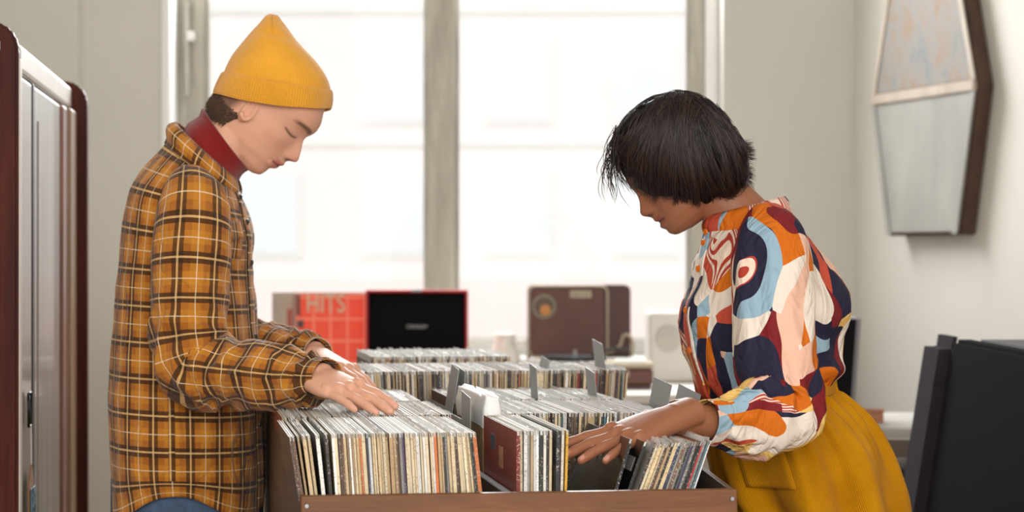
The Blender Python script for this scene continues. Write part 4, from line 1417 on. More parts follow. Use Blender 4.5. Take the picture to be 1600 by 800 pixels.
            path = []
            for j in range(11):
                t_ = t0 + (t1 - t0) * j / 10
                x = (1 - t_) ** 2 * sx_ + 2 * t_ * (1 - t_) * mx + t_ * t_ * ex
                y = (1 - t_) ** 2 * sy_ + 2 * t_ * (1 - t_) * my + t_ * t_ * ey
                x += amp * math.sin(t_ * 8 + ph) * min(1, t_ * 2)
                if ex > 1112: x += 13 * max(0, t_ - .82) / .18 * (1 if ce > 0 else .2); y -= 7 * max(0, t_ - .9) / .1 * (1 if ce > 0 else 0)
                path.append(surf(x, y, side, k_))
            paths.append(path)
    # stray strands along the outline and loose curls over the forehead
    for i in range(420):
        a = rg.uniform(-math.pi, .75); r = R_(a) * .985; L = rg.uniform(14, 34); tw = rg.choice((-1, 1)); bend = rg.uniform(.15, .5)
        sd = rg.uniform(-.05, .05)
        path = []
        for j in range(7):
            t_ = j / 6; a2 = a + tw * L / r * t_; rr2 = R_((a2 + math.pi) % (2 * math.pi) - math.pi) * (1.0 + bend * .075 * math.sin(t_ * 2.2))
            path.append(P(cx + rr2 * math.cos(a2), cy + rr2 * math.sin(a2), Y0) + Vector((0, sd, 0)))
        paths.append(path)
    for i in range(130):
        x0, y0 = rg.uniform(958, 976), rg.uniform(196, 236); L = rg.uniform(35, 92); dx = rg.uniform(-26, 14); ph = rg.uniform(0, 6.3); am = rg.uniform(2, 6); sd = rg.uniform(-.055, .03)
        fr = rg.uniform(5, 9)
        paths.append([P(x0 + dx * math.sin(t_ * 1.9) + (22 * t_ ** 3 if dx > -8 else 6 * t_ ** 2) + am * t_ * math.sin(fr * t_ + ph), y0 + L * t_, Y0) + Vector((0, sd + .006 * t_ * math.cos(fr * t_ + ph), 0)) for t_ in [k / 14 for k in range(15)]])
    strands('hair_strands', paths, .00062, hm, hair)

    # blouse
    secs = [(1283, 606, 1106, 628, .128), (1297, 592, 1098, 616, .140), (1309, 574, 1090, 600, .150), (1306, 552, 1081, 574, .154), (1306, 525, 1070, 540, .160), (1317, 490, 1064, 508, .165), (1314, 460, 1068, 478, .168), (1296, 425, 1082, 442, .172), (1268, 388, 1090, 405, .170), (1248, 360, 1096, 380, .140), (1236, 342, 1100, 366, .095), (1228, 328, 1104, 356, .074)]
    N = 120
    R = px_rings(secs, Y0, 110, N, .9)
    def folds(t, a, p):
        n = .008 * nz(p.x * 10 + 9, p.y * 10, p.z * 5) + .008 * ridge(p.x * 16 + p.z * 10, p.y * 14, p.z * 9 - p.x * 6) * (1 - smooth01(.7, .9, t))
        n += .004 * math.sin(a * 17 + 3 * nz(a, t * 4, 2)) * (1 - smooth01(.0, .3, t))
        return n + .002 * nz(p.x * 30, p.y * 30, p.z * 30)
    R = displace_rings(R, folds)
    bl = cloth('printed_blouse', R, CAMO, me)
    def on(t, a, off=.0):
        i = min(len(R) - 1.001, max(0, t * (len(R) - 1))); i0 = int(i); f0 = i - i0
        k = (a / (2 * math.pi) * N) % N; k0 = int(k); g = k - k0; k1 = (k0 + 1) % N
        p = (R[i0][k0] * (1 - g) + R[i0][k1] * g) * (1 - f0) + (R[i0 + 1][k0] * (1 - g) + R[i0 + 1][k1] * g) * f0
        C = sum(R[i0], Vector()) / N
        return p + (p - C).normalized() * off
    rows = [[on(t, math.radians(d), .003) for d in np.linspace(-26, -12, 6)] for t in np.linspace(.06, .93, 50)]
    pl = sheet('button_placket', rows, CAMO, bl)
    ob = simple('orange_button', (214, 108, 22), .35, .1, 30)
    for t in (.35, .53, .69, .82, .93):
        p = on(t, math.radians(-19), .006); button(pl, p, p - on(t, math.radians(-19), -.04), ob, .006)
    rows = []
    for tt in np.linspace(0, 1, 9):
        row_ = []
        for k in range(60):
            a = math.radians(-166 + 332 * k / 59); ca, sa = -math.cos(a), math.sin(a)
            bk_t, fr_t, bk_b, fr_b = P(1222, 308, Y0), P(1106, 338, Y0), P(1233, 346, Y0), P(1102, 364, Y0)
            ct, at_, cb, ab = (bk_t + fr_t) / 2, (fr_t - bk_t) / 2, (bk_b + fr_b) / 2, (fr_b - bk_b) / 2
            pt = ct + at_ * ca + Vector((0, .068 * sa, 0)); pb = cb + ab * ca + Vector((0, .092 * sa, -.006 * max(0, ca)))
            row_.append(pt.lerp(pb, tt) + (pt - ct).normalized() * (.005 * math.sin(math.pi * min(1, tt * 1.3)) + .003))
        rows.append(row_)
    sheet('collar', rows, CAMO, bl, solid=.003)
    near = [(1196, 356, 3.545, .025, .040), (1202, 366, 3.51, .046, .05), (1206, 396, 3.475, .056, .052), (1208, 450, 3.445, .056, .056), (1208, 510, 3.425, .055, .058), (1212, 570, 3.41, .055, .06), (1226, 622, 3.40, .050, .06), (1218, 650, 3.385, .046, .058), (1180, 656, 3.36, .041, .050), (1150, 659, 3.335, .034, .044), (1128, 660, 3.315, .030, .037), (1116, 660, 3.303, .0275, .035), (1099, 661, 3.287, .0275, .034)]
    far = [(1188, 356, 3.76, .03, .04), (1184, 380, 3.80, .052, .05), (1175, 450, 3.86, .054, .056), (1165, 530, 3.88, .054, .058), (1168, 610, 3.86, .05, .058), (1150, 632, 3.80, .042, .05), (1120, 640, 3.73, .03, .036), (1105, 641, 3.69, .026, .033)]
    for ctrl, seed in ((near, 3.0), (far, 20.0)):
        Rs = sleeve_rings(ctrl, 140, 80)
        def sf(t, a, p, seed=seed):
            e = math.exp(-((t - .60) / .13) ** 2)
            n = .015 * e * ridge(t * 14 + 1.1 * math.sin(a), 1.0 * math.cos(a) + seed, math.sin(a))
            n += .008 * nz(p.x * 11 + seed, p.y * 11, p.z * 5) * smooth01(.03, .15, t)
            n += .006 * ridge(a * 1.2, t * 5 + seed, 1) * smooth01(.05, .2, t)
            return n * (1 - smooth01(.86, .93, t)) + .002 * smooth01(.885, .9, t) + .001 * nz(p.x * 40, p.y * 40, p.z * 40)
        Rs = displace_rings(Rs, sf)
        us, vs = ring_uv(Rs)
        cloth('sleeve', Rs, CAMO, bl, uv=([u + .5 + seed * .1 for u in us], [v_ + .3 for v_ in vs]))

    # skirt: waistband, gathered body, patch pocket, belt loop
    zs = [(1403, 1000, 1150, 1000, .235), (1404, 880, 1148, 880, .222), (1401, 800, 1146, 800, .210), (1394, 755, 1132, 765, .200), (1378, 700, 1116, 712, .186), (1350, 655, 1107, 672, .166), (1316, 622, 1102, 646, .142), (1300, 608, 1103, 634, .131)]
    R = px_rings(zs, Y0, 110, 240, .95)
    def gath(t, a, p):
        w_ = smooth01(.30, .98, t)
        q = math.sin(a * 21 + 2.2 * nz(a * 1.2, 5, t * 1.5)) * .5 + math.sin(a * 34 + 2 * nz(a * 2, 9, t * 2)) * .5
        lo = .020 * math.sin(a * 8 + 1.5 * nz(a, 1, t * 2)) * (1 - w_)
        return .0095 * q * w_ * (1 - .5 * smooth01(.93, 1, t)) + lo + .004 * nz(p.x * 14, p.y * 14, p.z * 6)
    R = displace_rings(R, gath)
    sk = cloth('mustard_skirt', R, CORD, me)
    wb = px_rings([(1301, 612, 1103, 637, .1335), (1306, 608, 1100, 634, .1365), (1304, 590, 1101, 617, .1365), (1300, 584, 1105, 612, .134)], Y0, 10, 90, .95)
    wbo = cloth('waistband', wb, CORD, sk)
    def onk(t, a, off):
        i = min(len(R) - 1.001, max(0, t * (len(R) - 1))); i0 = int(i); f0 = i - i0
        k = int(a / (2 * math.pi) * 240) % 240
        ks = [(k + d) % 240 for d in range(-7, 8)]
        p = sum((R[i0][q] * (1 - f0) + R[i0 + 1][q] * f0 for q in ks), Vector()) / 15
        C = sum(R[i0], Vector()) / 240
        return p + (p - C).normalized() * off
    rows = [[onk(t, math.radians(d), .008) for d in np.linspace(286, 318, 14)] for t in np.linspace(.475, .66, 14)]
    pk_ = sheet('patch_pocket', rows, CORD, sk)
    rows = [[onk(t, math.radians(d), .011) for d in np.linspace(285.5, 318.5, 14)] for t in np.linspace(.615, .665, 5)]
    sheet('pocket_hem', rows, CORD, pk_)
    rows = [[P(1293 + dx + 14 * t, 586 + 46 * t, Y0 - .055) + Vector((.004 * math.sin(math.pi * t), -.004, 0)) for dx in (0, 3, 6)] for t in np.linspace(0, 1, 8)]
    sheet('belt_loop', rows, CORD, wbo)
    # legs and shoes
    x0 = P(1275, 800, Y0).x
    tights = simple('dark_tights', (40, 34, 36), .8, .1, 30)
    for s in (-1, 1):
        b = Builder(); rings = []
        for z, r, q in ((.82, .078, .075), (.6, .066, .072), (.46, .054, .07), (.33, .055, .07), (.2, .044, .07), (.06, .034, .07)):
            rings.append([Vector((x0 + r * math.cos(a), Y0 + s * q + r * math.sin(a), z)) for a in [2 * math.pi * k / 24 for k in range(24)]])
        b.add(loft(rings, cap0=True, cap1=True)); obj('leg', b.mesh(), tights, me)
        shoe(me, (x0 - .03, Y0 + s * .07, 0), math.pi, LEATHER, SOLE)
    return me
woman()

# ------------------------------------------------------------------ furniture and things around
def rot_from(loc, xdir):
    """matrix with local x along xdir (horizontal)"""
    a = math.atan2(xdir[1], xdir[0])
    return Matrix.Translation(loc) @ Matrix.Rotation(a, 4, 'Z')

def plate_outline(pts, t0, t1, bevel=.0):
    """pts in (y, z), extruded along x from t0 to t1"""
    bm = bmesh.new()
    a = [bm.verts.new((t0, y, z)) for y, z in pts]; b = [bm.verts.new((t1, y, z)) for y, z in pts]
    bm.faces.new(a[::-1]); bm.faces.new(b)
    n = len(pts)
    for i in range(n): bm.faces.new((a[i], a[(i + 1) % n], b[(i + 1) % n], b[i]))
    if bevel:
        bmesh.ops.recalc_face_normals(bm, faces=bm.faces)
        bmesh.ops.bevel(bm, geom=list(bm.edges), offset=bevel, segments=2, affect='EDGES', clamp_overlap=True)
    return bm_mesh(bm)

def rounded(y0, z0, y1, z1, r, n=6, corners=(1, 1, 1, 1)):
    """rounded rectangle outline; corners: bl, br, tr, tl"""
    out = []
    for (cx, cy, a0, on) in ((y0, z0, 180, corners[0]), (y1, z0, 270, corners[1]), (y1, z1, 0, corners[2]), (y0, z1, 90, corners[3])):
        if not on: out.append((cx, cy)); continue
        ox = cx + (r if cx == y0 else -r); oy = cy + (r if cy == z0 else -r)
        for k in range(n + 1):
            a = math.radians(a0 + 90 * k / n); out.append((ox + r * math.cos(a), oy + r * math.sin(a)))
    return out

# ---- wardrobe at the left edge
def wardrobe():
    A, B = Vector((-.878, 4.0, 0)), Vector((-.998, 5.1, 0))
    d = (B - A); L = d.length
    w = tag(empty('wardrobe'), 'dark polished wooden wardrobe with pale painted sheen on its doors at the left edge', 'wardrobe')
    w.matrix_world = rot_from(A, d)           # x along the front towards the back of the room, y into the wardrobe (left)
    mah = wood('polished_mahogany', (46, 15, 9), (92, 36, 22), 2, .5, 5, .08, 0)
    mah.node_tree.nodes['Principled BSDF'].inputs['Specular IOR Level'].default_value = .12
    pale = wood('door_veneer_pale_sheen', (118, 107, 97), (156, 146, 134), 2, .4, 3, .06, .2)  # pale tone carries the glossy doors' reflection, painted into the colour
    rail = simple('pale_rail_and_highlight', (206, 198, 186), .4, .08, 6)
    seam = simple('dark_gap', (46, 32, 34), .6, .1)
    H = 1.70
    def side(x0, x1, h, yf):
        o = obj('side_panel', plate_outline(rounded(yf, .04, .56, h, .05, 6, (0, 0, 0, 1)), x0, x1, .006), mah, w)
        return o
    s1 = side(-.03, .004, 1.737, .0)
    side(L - .05, L, 1.715, -.034)
    obj('white_sticker', box_mesh((-.0322, .032, 1.685), (-.0302, .058, 1.70)), simple('sticker_paper', (220, 218, 210), .6), s1)
    obj('edge_highlight', box_mesh((-.028, -.003, .05), (.003, -.0002, 1.67), .001), rail, s1)  # bright highlight along the panel's front edge, added as a pale strip
    obj('back_panel', box_mesh((.005, .54, .06), (L - .051, .555, H)), mah, w)
    obj('top_rail', box_mesh((.005, .0, H - .05), (L - .051, .55, H), .008), rail, w)
    obj('plinth', box_mesh((.005, .02, .04), (L - .051, .53, .12), .004), mah, w)
    def door(x0, x1):
        return obj('door', box_mesh((x0, .003, .125), (x1, .03, H - .055), .006), pale, w)
    d1 = door(.008, .225); d2 = door(.262, .80)
    obj('door_gap', box_mesh((.2255, .001, .125), (.2615, .03, H - .055), .002), seam, w)
    obj('moulding', box_mesh((.33, .0005, .2), (.335, .0028, H - .12)), simple('pale_moulding', (150, 138, 128), .5), d2)
    obj('stile', box_mesh((.802, -.004, .125), (.90, .03, H - .055), .006), wood('reddish_stile', (104, 66, 54), (148, 106, 90), 2, .35, 5), w)
    obj('stile', box_mesh((.902, -.012, .125), (L - .051, .03, H - .055), .006), wood('tan_stile', (120, 92, 66), (168, 138, 104), 2, .35, 5), w)
    # key ring pull and hanging tag
    z = P(0, 640, 4.1).z
    b = Builder()
    pts = [(.10, z + .028), (.135, z + .03), (.14, z - .03), (.105, z - .032), (.10, z + .028)]
    b.add(tube([Vector((q[0], -.004, q[1])) for q in pts], [.0028] * 5, 8, up=(0, 1, 0)))
    pull = obj('handle', b.mesh(), MAT['dark_metal'], d1)
    tg = tag(empty('key_tag'), 'brown and blue key tag hanging on a string from the wardrobe', 'key tag')
    tg.matrix_world = w.matrix_world
    brown = simple('tag_brown_card', (150, 104, 66), .8, .15, 20); blue = simple('tag_blue_card', (88, 128, 140), .7, .12, 20)
    b = Builder()
    b.add(tube(smooth_path([(.123, -.006, z - .03), (.128, -.006, z - .07), (.13, -.006, z - .105)], 12), [.0016] * 12, 6))
    obj('string', b.mesh(), simple('white_string', (222, 216, 204), .9), tg)
    c = obj('tag_card', plate_outline([(0, -.16), (.075, -.16), (.075, -.02), (.04, .012), (0, -.015)], 0, .003), brown, tg)
    c.matrix_local = Matrix.Translation((.09, -.004, z - .115)) @ Matrix.Rotation(math.radians(-90), 4, 'Z')
    c2 = obj('blue_label', box_mesh((.098, -.0105, z - .242), (.168, -.0078, z - .145), .001), blue, tg)
    ink = simple('dark_ink', (36, 48, 66), .7)
    for k, (x, s) in enumerate(((.115, .03), (.148, .025))):
        t = obj('lettering', text_mesh('BOOKS' if k == 0 else 'ROOM', s), ink, c2)
        t.matrix_local = Matrix.Translation((x, -.0108, z - .193)) @ Matrix.Rotation(math.radians(90), 4, 'X') @ Matrix.Rotation(math.radians(90), 4, 'Z')
    b = Builder(); b.add(tube([Vector((.15, -.009, z - .243)), Vector((.172, -.01, z - .285)), Vector((.19, -.01, z - .268))], [.004, .004, .004], 8))
    obj('key', b.mesh(), MAT['metal'], tg)
wardrobe()

# ---- coffin-shaped board on the right wall
def coffin():
    c = tag(empty('wall_board'), 'worn grey coffin-shaped board hanging on the right wall', 'wall decoration')
    c.matrix_world = mw
    out = lambda g: [(-.653 + sgn * (hw - g), z + dz * g) for (sgn, hw, z, dz) in ((-1, .252, 1.388, 1), (-1, .371, 1.855, 0), (-1, .22, 2.33, -1), (1, .22, 2.33, -1), (1, .371, 1.855, 0), (1, .252, 1.388, 1))]
    grey = simple('worn_grey_paint', (150, 147, 140), .7, .16, 5, .2, 40, stretch=(1, 1, .5))
    def patch():
        t = NT('worn_blue_brown_paint'); f, _ = t.noise(t.coord('Object', (1, 1, .6)), 14, 6, .65, .8)
        t.base(t.ramp(f, [(.3, lin((112, 118, 120))), (.5, lin((138, 132, 124))), (.66, lin((142, 114, 90)))])); t.set(Roughness=.75); t.bump(f, .3, .002); return t.m
    edge = wood('dark_brown_edge', (50, 32, 22), (90, 62, 44), 2, .6, 6)
    obj('board', plate_outline(out(0), -.060, -.004, .004), edge, c)
    lo = [(-.653 - .247, 1.398), (-.653 - .362, 1.835), (-.653 + .362, 1.835), (-.653 + .247, 1.398)]
    hi = [(-.653 - .362, 1.875), (-.653 - .215, 2.32), (-.653 + .215, 2.32), (-.653 + .362, 1.875)]
    obj('lower_panel', plate_outline(lo, -.067, -.0605, .002), grey, c)
    obj('upper_panel', plate_outline(hi, -.065, -.0605, .002), patch(), c)
    beam = simple('pale_beam', (176, 162, 146), .7, .12, 10)
    obj('cross_beam', plate_outline([(-.653 - .369, 1.837), (-.653 + .369, 1.837), (-.653 + .366, 1.873), (-.653 - .366, 1.873)], -.074, -.0605, .003), beam, c)
    for s in (-1, 1):   # rim strips
        q = lambda h, i: -.653 + s * (h - i)
        obj('rim_strip', plate_outline([(q(.252, .002), 1.39), (q(.371, .002), 1.836), (q(.371, .035), 1.836), (q(.252, .035), 1.39)], -.0715, -.0675, .001), grey, c)
        obj('rim_strip', plate_outline([(q(.371, .002), 1.874), (q(.22, .002), 2.325), (q(.22, .03), 2.325), (q(.371, .03), 1.874)], -.0695, -.0655, .001), beam, c)
coffin()

# ---- table below the window with two portable record players
TZ = .895
def table():
    t = tag(empty('side_table', (-.1, 7.3, 0)), 'long pale table below the window carrying the record players', 'table')
    top = simple('pale_table_top', (214, 208, 200), .5, .05, 4)
    obj('table_top', box_mesh((-.85, -.42, TZ - .03), (.85, .42, TZ), .004), top, t)
    for x in (-.8, .76):
        for y in (-.38, .34): obj('leg', box_mesh((x, y, 0), (x + .04, y + .04, TZ - .0305), .003), MAT['white_metal'], t)
    obj('apron', box_mesh((-.76, -.37, TZ - .10), (.76, -.35, TZ - .0305), .002), top, t)
table()

def red_player():
    Y = 7.2
    x0, x1 = P(571, 0, Y).x, P(731, 0, Y).x
    zt = P(0, 453, Y).z
    o = tag(empty('record_player', ((x0 + x1) / 2, Y, TZ)), 'portable red record player with open black lid', 'record player')
    hw = (x1 - x0) / 2; h = zt - TZ
    redm = simple('red_leatherette', (176, 30, 36), .5, .08, 30, .2, 500)
    blk_ = simple('black_lid_lining', (15, 14, 16), .8, .1, 20, spec=.1)
    obj('base', box_mesh((-hw, -.30, 0.001), (hw, 0, .085), .012, seg=3), redm, o)
    deck = obj('deck', box_mesh((-hw + .012, -.288, .0855), (hw - .012, -.012, .092), .002), blk_, o)
    bm = bmesh.new(); bmesh.ops.create_cone(bm, cap_ends=True, segments=48, radius1=.10, radius2=.10, depth=.01)
    bmesh.ops.translate(bm, verts=bm.verts, vec=(-.02, -.15, .098)); obj('platter', bm_mesh(bm), MAT['dark_metal'], deck)
    # lid: shell with a rim round the recessed lining
    lid = obj('lid', box_mesh((-hw, .035, .088), (hw, .06, h), .008, seg=3), redm, o)
    for lo, hi in (((-hw, .002, h - .009), (hw, .0345, h)), ((-hw, .002, .088), (-hw + .008, .0345, h - .0095)), ((hw - .008, .002, .088), (hw, .0345, h - .0095)), ((-hw + .0085, .002, .088), (hw - .0085, .0345, .096))):
        obj('lid_rim', box_mesh(lo, hi, .003), redm, lid)
    obj('lid_lining', box_mesh((-hw + .0085, .026, .0965), (hw - .0085, .0345, h - .0095), .002), blk_, lid)
    t = obj('lettering', text_mesh('CROSLEY', .016), simple('silver_letters', (196, 196, 190), .4), lid)
    t.matrix_local = Matrix.Translation((0, .0252, P(0, 511, Y).z - TZ)) @ Matrix.Rotation(math.pi / 2, 4, 'X')
    obj('latch', box_mesh((-.016, -.002, h - .006), (.016, .004, h + .004), .002), MAT['metal'], lid)
red_player()

def wall_records():
    Y = 7.34
    org = NT('orange_cover'); sx = org.n('ShaderNodeSeparateXYZ'); org.l(org.coord('Object'), sx.inputs[0])
    gx = org.math('LESS_THAN', org.math('FRACT', org.math('MULTIPLY', sx.outputs[0], 18)), .12); gz = org.math('LESS_THAN', org.math('FRACT', org.math('MULTIPLY', sx.outputs[2], 14)), .10)
    c = org.mix(org.math('MULTIPLY', org.math('MAXIMUM', gx, gz), .45), lin((238, 74, 36)), lin((250, 178, 150)))
    org.base(c); org.set(Roughness=.45)
    x0 = P(462, 0, Y).x; zt = P(0, 460, Y).z
    h = zt - TZ
    o = tag(obj('record_cover', box_mesh((0, -.002, 0.0), (.315, .003, h), .0008), org.m), 'orange-red record cover with large pale letters behind the red player', 'record')
    o.location = (x0, Y, TZ + .0005)
    t = obj('lettering', text_mesh('HITS', .088, .0006), simple('beige_ink', (206, 190, 158), .6), o)
    t.matrix_local = Matrix.Translation((.098, -.003, h - .033)) @ Matrix.Rotation(math.pi / 2, 4, 'X') @ Matrix.Scale(.72, 4, (1, 0, 0))
    dk = simple('dark_print', (70, 62, 56), .6)
    obj('printed_strip', box_mesh((.003, -.0035, h - .07), (.014, -.0022, h - .002)), dk, o)
    obj('printed_strip', box_mesh((.005, -.0035, h - .11), (.026, -.0022, h - .085)), dk, o)
    # a beige and grey cover standing beside it
    m = simple('beige_grey_cover', (168, 160, 144), .5, .14, 6)
    x1 = P(426, 0, Y + .1).x
    o2 = tag(obj('record_cover', box_mesh((0, 0, 0), (.315, .004, h + .005), .0008), m), 'beige-grey record cover peeking out left of the orange-red one', 'record')
    o2.location = (x1, Y + .08, TZ + .0005)
    obj('printed_strip', box_mesh((.05, -.0012, .02), (.068, -.0002, h - .05)), simple('dull_red_ink', (150, 84, 72), .6), o2)
    obj('printed_strip', box_mesh((.072, -.0012, .02), (.095, -.0002, h)), simple('grey_ink2', (120, 120, 116), .6), o2)
wall_records()

def brown_player():
    Y = 7.15
    def X(p): return P(p, 0, Y).x
    def Z(p): return P(0, p, Y).z
    o = tag(empty('record_player', ((X(845) + X(1020)) / 2, Y, TZ)), 'vintage brown suitcase record player with open lid and round emblem', 'record player')
    bx = Vector(o.location)
    lea = simple('brown_leatherette', (92, 52, 38), .5, .12, 14, .25, 300)
    dkl = simple('dark_brown_leatherette', (74, 38, 32), .5, .12, 14, .25, 300)
    cream = simple('cream_trim', (176, 162, 138), .5, .08, 20)
    x0, x1 = X(845) - bx.x, X(1020) - bx.x
    zb = Z(566) - TZ
    obj('base', box_mesh((x0, -.03, .012), (x1, .26, zb - .018), .012, seg=3), lea, o)
    obj('base_foot', box_mesh((x0 + .006, -.024, 0.0005), (x1 - .006, .254, .0115), .003), simple('grey_foot', (96, 88, 80), .6), o)
    dk = obj('deck', box_mesh((x0 - .002, -.032, zb - .0175), (x1 + .002, .262, zb), .006), cream, o)
    obj('front_plate', box_mesh((X(955) - bx.x, -.0335, .042), (X(982) - bx.x, -.0305, .062), .001), cream, o)
    bm = bmesh.new(); bmesh.ops.create_cone(bm, cap_ends=True, segments=56, radius1=.105, radius2=.105, depth=.012)
    bmesh.ops.translate(bm, verts=bm.verts, vec=(X(898) - bx.x, .10, zb + .0075)); pt = obj('platter', bm_mesh(bm), simple('black_rubber', (34, 36, 40), .5), dk)
    bm = bmesh.new(); bmesh.ops.create_cone(bm, cap_ends=True, segments=56, radius1=.104, radius2=.104, depth=.003)
    bmesh.ops.translate(bm, verts=bm.verts, vec=(X(898) - bx.x, .10, zb + .0155)); obj('record_disc', bm_mesh(bm), simple('vinyl', (60, 66, 72), .25), pt)
    bm = bmesh.new(); bmesh.ops.create_cone(bm, cap_ends=True, segments=16, radius1=.008, radius2=.006, depth=.018)
    bmesh.ops.translate(bm, verts=bm.verts, vec=(X(900) - bx.x, .10, zb + .026)); obj('spindle', bm_mesh(bm), MAT['metal'], pt)
    b = Builder(); b.add(tube(smooth_path([(X(985) - bx.x, .19, zb + .03), (X(965) - bx.x, .12, zb + .038), (X(930) - bx.x, .05, zb + .03)], 14), [.006] * 14, 10)); obj('tone_arm', b.mesh(), MAT['black_plastic'], dk)
    obj('arm_head', box_mesh((X(925) - bx.x, .035, zb + .018), (X(940) - bx.x, .06, zb + .034), .003), MAT['black_plastic'], dk)
    # lid: shallow rounded box, outline slightly wider at the foot
    xl, xr, zt = X(825) - bx.x, X(993) - bx.x, Z(447) - TZ
    out = rounded(xl, zb + .001, xr, zt, .02, 6, (0, 0, 1, 1))
    me_ = plate_outline(out, .29, .35, .006)
    lid = obj('lid', me_, dkl, o)
    me_.transform(Matrix(((0, 1, 0, 0), (1, 0, 0, 0), (0, 0, 1, 0), (0, 0, 0, 1)))); me_.flip_normals()
    def lidplate(name, pts, y0, y1, mat, bev=.002, par=lid):
        m_ = plate_outline(pts, y0, y1, bev); m_.transform(Matrix(((0, 1, 0, 0), (1, 0, 0, 0), (0, 0, 1, 0), (0, 0, 0, 1)))); m_.flip_normals()
        return obj(name, m_, mat, par)
    xm = X(955) - bx.x
    lidplate('lid_panel', rounded(xl + .012, zb + .012, xm - .012, zt - .012, .018), .282, .2895, lea)
    bord = rounded(xl + .005, zb + .004, xm, zt - .004, .022)
    b = Builder(); b.add(tube([Vector((p[0], .286, p[1])) for p in bord + bord[:1]], [.0042] * (len(bord) + 1), 8, up=(0, 1, 0))); obj('lid_trim', b.mesh(), cream, lid)
    ex, ez = X(852) - bx.x, Z(482) - TZ
    for r0, m_, y_ in ((.040, simple('emblem_ring_green', (128, 122, 96), .5), .2805), (.032, simple('emblem_dark', (84, 66, 50), .5), .2785), (.018, simple('emblem_gold', (186, 124, 56), .5), .2765)):
        bm = bmesh.new(); bmesh.ops.create_cone(bm, cap_ends=True, segments=40, radius1=r0, radius2=r0, depth=.003)
        bmesh.ops.transform(bm, matrix=Matrix.Translation((ex + (.004 if r0 < .03 else 0), y_, ez - (.012 if r0 < .03 else 0))) @ Matrix.Rotation(math.pi / 2, 4, 'X'), verts=bm.verts)
        obj('emblem', bm_mesh(bm), m_, lid)
    pl = obj('name_plate', box_mesh((X(894) - bx.x, .279, Z(468) - TZ), (X(929) - bx.x, .2815, Z(456) - TZ), .002), cream, lid)
    t = obj('lettering', text_mesh('Harvell', .017), simple('brown_script', (110, 84, 60), .5), pl)
    t.matrix_local = Matrix.Translation((X(911.5) - bx.x, .2785, Z(462) - TZ)) @ Matrix.Rotation(math.pi / 2, 4, 'X')
    b = Builder(); b.add(tube(smooth_path([(X(958) - bx.x, .265, zb + .02), (X(966) - bx.x, .25, zb + .03), (X(975) - bx.x, .25, zb + .045), (X(980) - bx.x, .25, zb + .075), (X(990) - bx.x, .25, zb + .075), (X(996) - bx.x, .25, zb + .04), (X(992) - bx.x, .24, zb + .006)], 40), [.005] * 40, 10)); obj('cord', b.mesh(), cream, o)
    mp_ = tag(obj('paper_sheets', box_mesh((0, 0, 0), (.10, .07, .006), .002), simple('paper', (228, 226, 220), .7)), 'small white papers on the deck of the brown record player', 'papers')
    mp_.location = (X(962), Y + .00, TZ + zb + .0005)
brown_player()

def heater():
    o = tag(empty('white_appliance', (P(1045, 0, 7.5).x, 7.5, TZ)), 'white box with a round dial beside the brown record player', 'appliance')
    m = simple('offwhite_enamel', (222, 216, 206), .45, .04, 6)
    obj('body', box_mesh((-.07, 0, 0.0005), (.11, .2, .24), .015, seg=3), m, o)
    bm = bmesh.new(); bmesh.ops.create_cone(bm, cap_ends=True, segments=36, radius1=.045, radius2=.042, depth=.008)
    bmesh.ops.transform(bm, matrix=Matrix.Translation((0.0, -.004, .15)) @ Matrix.Rotation(math.pi / 2, 4, 'X'), verts=bm.verts); obj('dial', bm_mesh(bm), simple('dial_grey', (200, 194, 182), .5), o)
heater()
def bowl_():
    # pale jug standing in for an unidentified blurred shape between the players
    Y = 7.45
    o = tag(empty('ceramic_jug', (P(788, 0, Y).x, Y, TZ)), 'pale ceramic jug between the two record players', 'jug')
    m = simple('pale_glaze', (226, 222, 212), .35, .05, 6)
    rings = []
    for z, r in ((0, .04), (.02, .052), (.07, .058), (.11, .046), (.14, .034), (.165, .04)):
        rings.append([Vector((r * math.cos(a), r * math.sin(a), z + .0005)) for a in [2 * math.pi * k / 32 for k in range(32)]])
    v, f, _ = loft(rings, cap0=True); b_ = obj('body', mesh_from(v, f), m, o); md = b_.modifiers.new('thickness', 'SOLIDIFY'); md.thickness = .004; md.offset = -1
    b = Builder(); b.add(tube(smooth_path([(.036, 0, .14), (.075, 0, .135), (.08, 0, .09), (.055, 0, .06)], 20), [.006] * 20, 10)); obj('handle', b.mesh(), m, o)
bowl_()

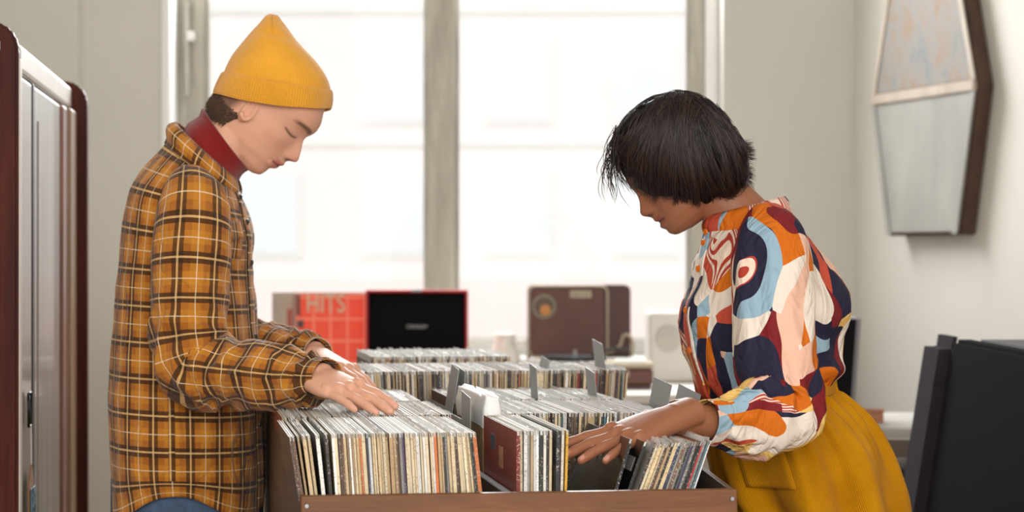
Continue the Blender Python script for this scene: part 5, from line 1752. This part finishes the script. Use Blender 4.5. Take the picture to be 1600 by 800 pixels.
# ---- black loudspeaker at the right edge
def speaker():
    o = tag(empty('loudspeaker', (.966, 4.3, 0)), 'large black fabric-covered loudspeaker at the right edge', 'loudspeaker')
    fab = simple('black_grille_cloth', (12, 11, 11), .95, .15, 30, .3, 700, spec=.03)
    fab2 = simple('charcoal_side_cloth', (54, 48, 54), .95, .10, 30, .3, 700, spec=.05)
    cab = simple('dark_cabinet', (30, 27, 28), .6, .1, 10)
    zt = 1.150
    def face(z): return -.055 - (zt - z) * .155        # the front leans back towards the top
    def prism(y0, y1, off, zt_, depth, bev):
        bm = bmesh.new()
        sec = [(face(.02) + off, .02), (face(zt_) + off, zt_), (face(zt_) + off + depth, zt_), (face(.02) + off + depth, .02)]
        a = [bm.verts.new((x, y0, z)) for x, z in sec]; b = [bm.verts.new((x, y1, z)) for x, z in sec]
        bm.faces.new(a); bm.faces.new(b[::-1])
        for i in range(4): bm.faces.new((a[i], b[i], b[(i + 1) % 4], a[(i + 1) % 4]))
        bmesh.ops.recalc_face_normals(bm, faces=bm.faces)
        if bev: bmesh.ops.bevel(bm, geom=list(bm.edges), offset=bev, segments=4, affect='EDGES')
        return bm_mesh(bm)
    obj('cabinet', prism(-.62, .379, .055, zt - .004, .42, .012), cab, o)
    obj('grille', prism(-.615, .378, .012, zt - .004, .042, .008), fab, o)
    obj('side_cushion', prism(.384, .60, -.010, zt, .062, .026), fab2, o)
    for y in (-.5, .35):
        for x in (-.05, .2): obj('foot', box_mesh((x, y, 0), (x + .06, y + .06, .0195), .003), MAT['black_plastic'], o)
speaker()

# ---- desk at the back right with equipment
def desk():
    Y = 6.0
    zt = P(0, 660, Y).z
    o = tag(empty('equipment_desk', (1.15, 6.1, 0)), 'grey equipment desk with shelves behind the mustard skirt', 'desk')
    top = simple('grey_desk_top', (190, 186, 180), .4, .06, 5)
    obj('desk_top', box_mesh((-.33, -.3, zt - .025), (.5, .3, zt), .004), top, o)
    for z in (zt - .20, zt - .42): obj('shelf', box_mesh((-.31, -.27, z - .02), (.48, .27, z), .003), top, o)
    for x in (-.33, .46):
        for y in (-.28, .24): obj('leg', box_mesh((x, y, 0), (x + .035, y + .035, zt - .0255), .002), MAT['dark_metal'], o)
    def deck(z, x, nm, lab, h, c):
        q = tag(empty(nm, (1.15 + x, 6.1, z + .0005)), lab, 'audio device')
        obj('body', box_mesh((-.2, -.24, .008), (.2, .2, h), .006), simple(nm + '_case', c, .4, .1, 10), q)
        for xx in (-.16, .12): obj('foot', box_mesh((xx, -.2, 0), (xx + .04, -.16, .0075), .001), MAT['black_plastic'], q)
        for k in range(5):
            bm = bmesh.new(); bmesh.ops.create_cone(bm, cap_ends=True, segments=16, radius1=.008, radius2=.007, depth=.012)
            bmesh.ops.transform(bm, matrix=Matrix.Translation((-.15 + k * .045, -.247, h * .5)) @ Matrix.Rotation(math.pi / 2, 4, 'X'), verts=bm.verts); obj('knob', bm_mesh(bm), MAT['metal'], q)
        obj('display', box_mesh((.08, -.2425, h * .35), (.17, -.2405, h * .7)), MAT['black_plastic'], q)
    deck(zt - .20, .0, 'amplifier', 'dark amplifier on the upper desk shelf behind the mustard skirt', .085, (48, 42, 42))
    deck(zt - .42, .0, 'tape_deck', 'black tape deck on the lower desk shelf behind the mustard skirt', .12, (24, 22, 24))
    obj('drawer_front', box_mesh((-.29, -.302, zt - .075), (.45, -.285, zt - .03), .002), simple('desk_drawer_brown', (104, 92, 84), .5), o)
    b = tag(empty('small_box', (P(1365, 0, Y).x, Y, zt)), 'small orange-brown wooden box on the grey desk', 'box')
    wd = wood('orange_wood', (150, 92, 64), (196, 136, 104), 0)
    obj('box_body', box_mesh((-.024, -.02, .0005), (.024, .02, .026), .002), wd, b); obj('box_lid', box_mesh((-.0255, -.0215, .0265), (.0255, .0215, .036), .002), wd, b)
    # slim black speaker standing on the desk
    s = tag(empty('desk_speaker', (P(1312, 0, Y).x, Y + .02, zt)), 'slim black loudspeaker standing behind the printed blouse', 'loudspeaker')
    h = P(0, 497, Y).z - zt
    fab = simple('black_speaker_cloth', (22, 20, 23), .9, .1, 20, spec=.1)
    me_ = box_mesh((-.13, 0, .0005), (.042, .2, h), .006); me_.transform(Matrix(((1, 0, .07, 0), (0, 1, 0, 0), (0, 0, 1, 0), (0, 0, 0, 1))))
    obj('cabinet', me_, simple('grey_speaker_side', (128, 124, 126), .6, .06), s)
    me_ = box_mesh((-.127, -.012, .004), (.028, -.0005, h - .003), .003); me_.transform(Matrix(((1, 0, .07, 0), (0, 1, 0, 0), (0, 0, 1, 0), (0, 0, 0, 1))))
    obj('grille', me_, fab, s)
desk()
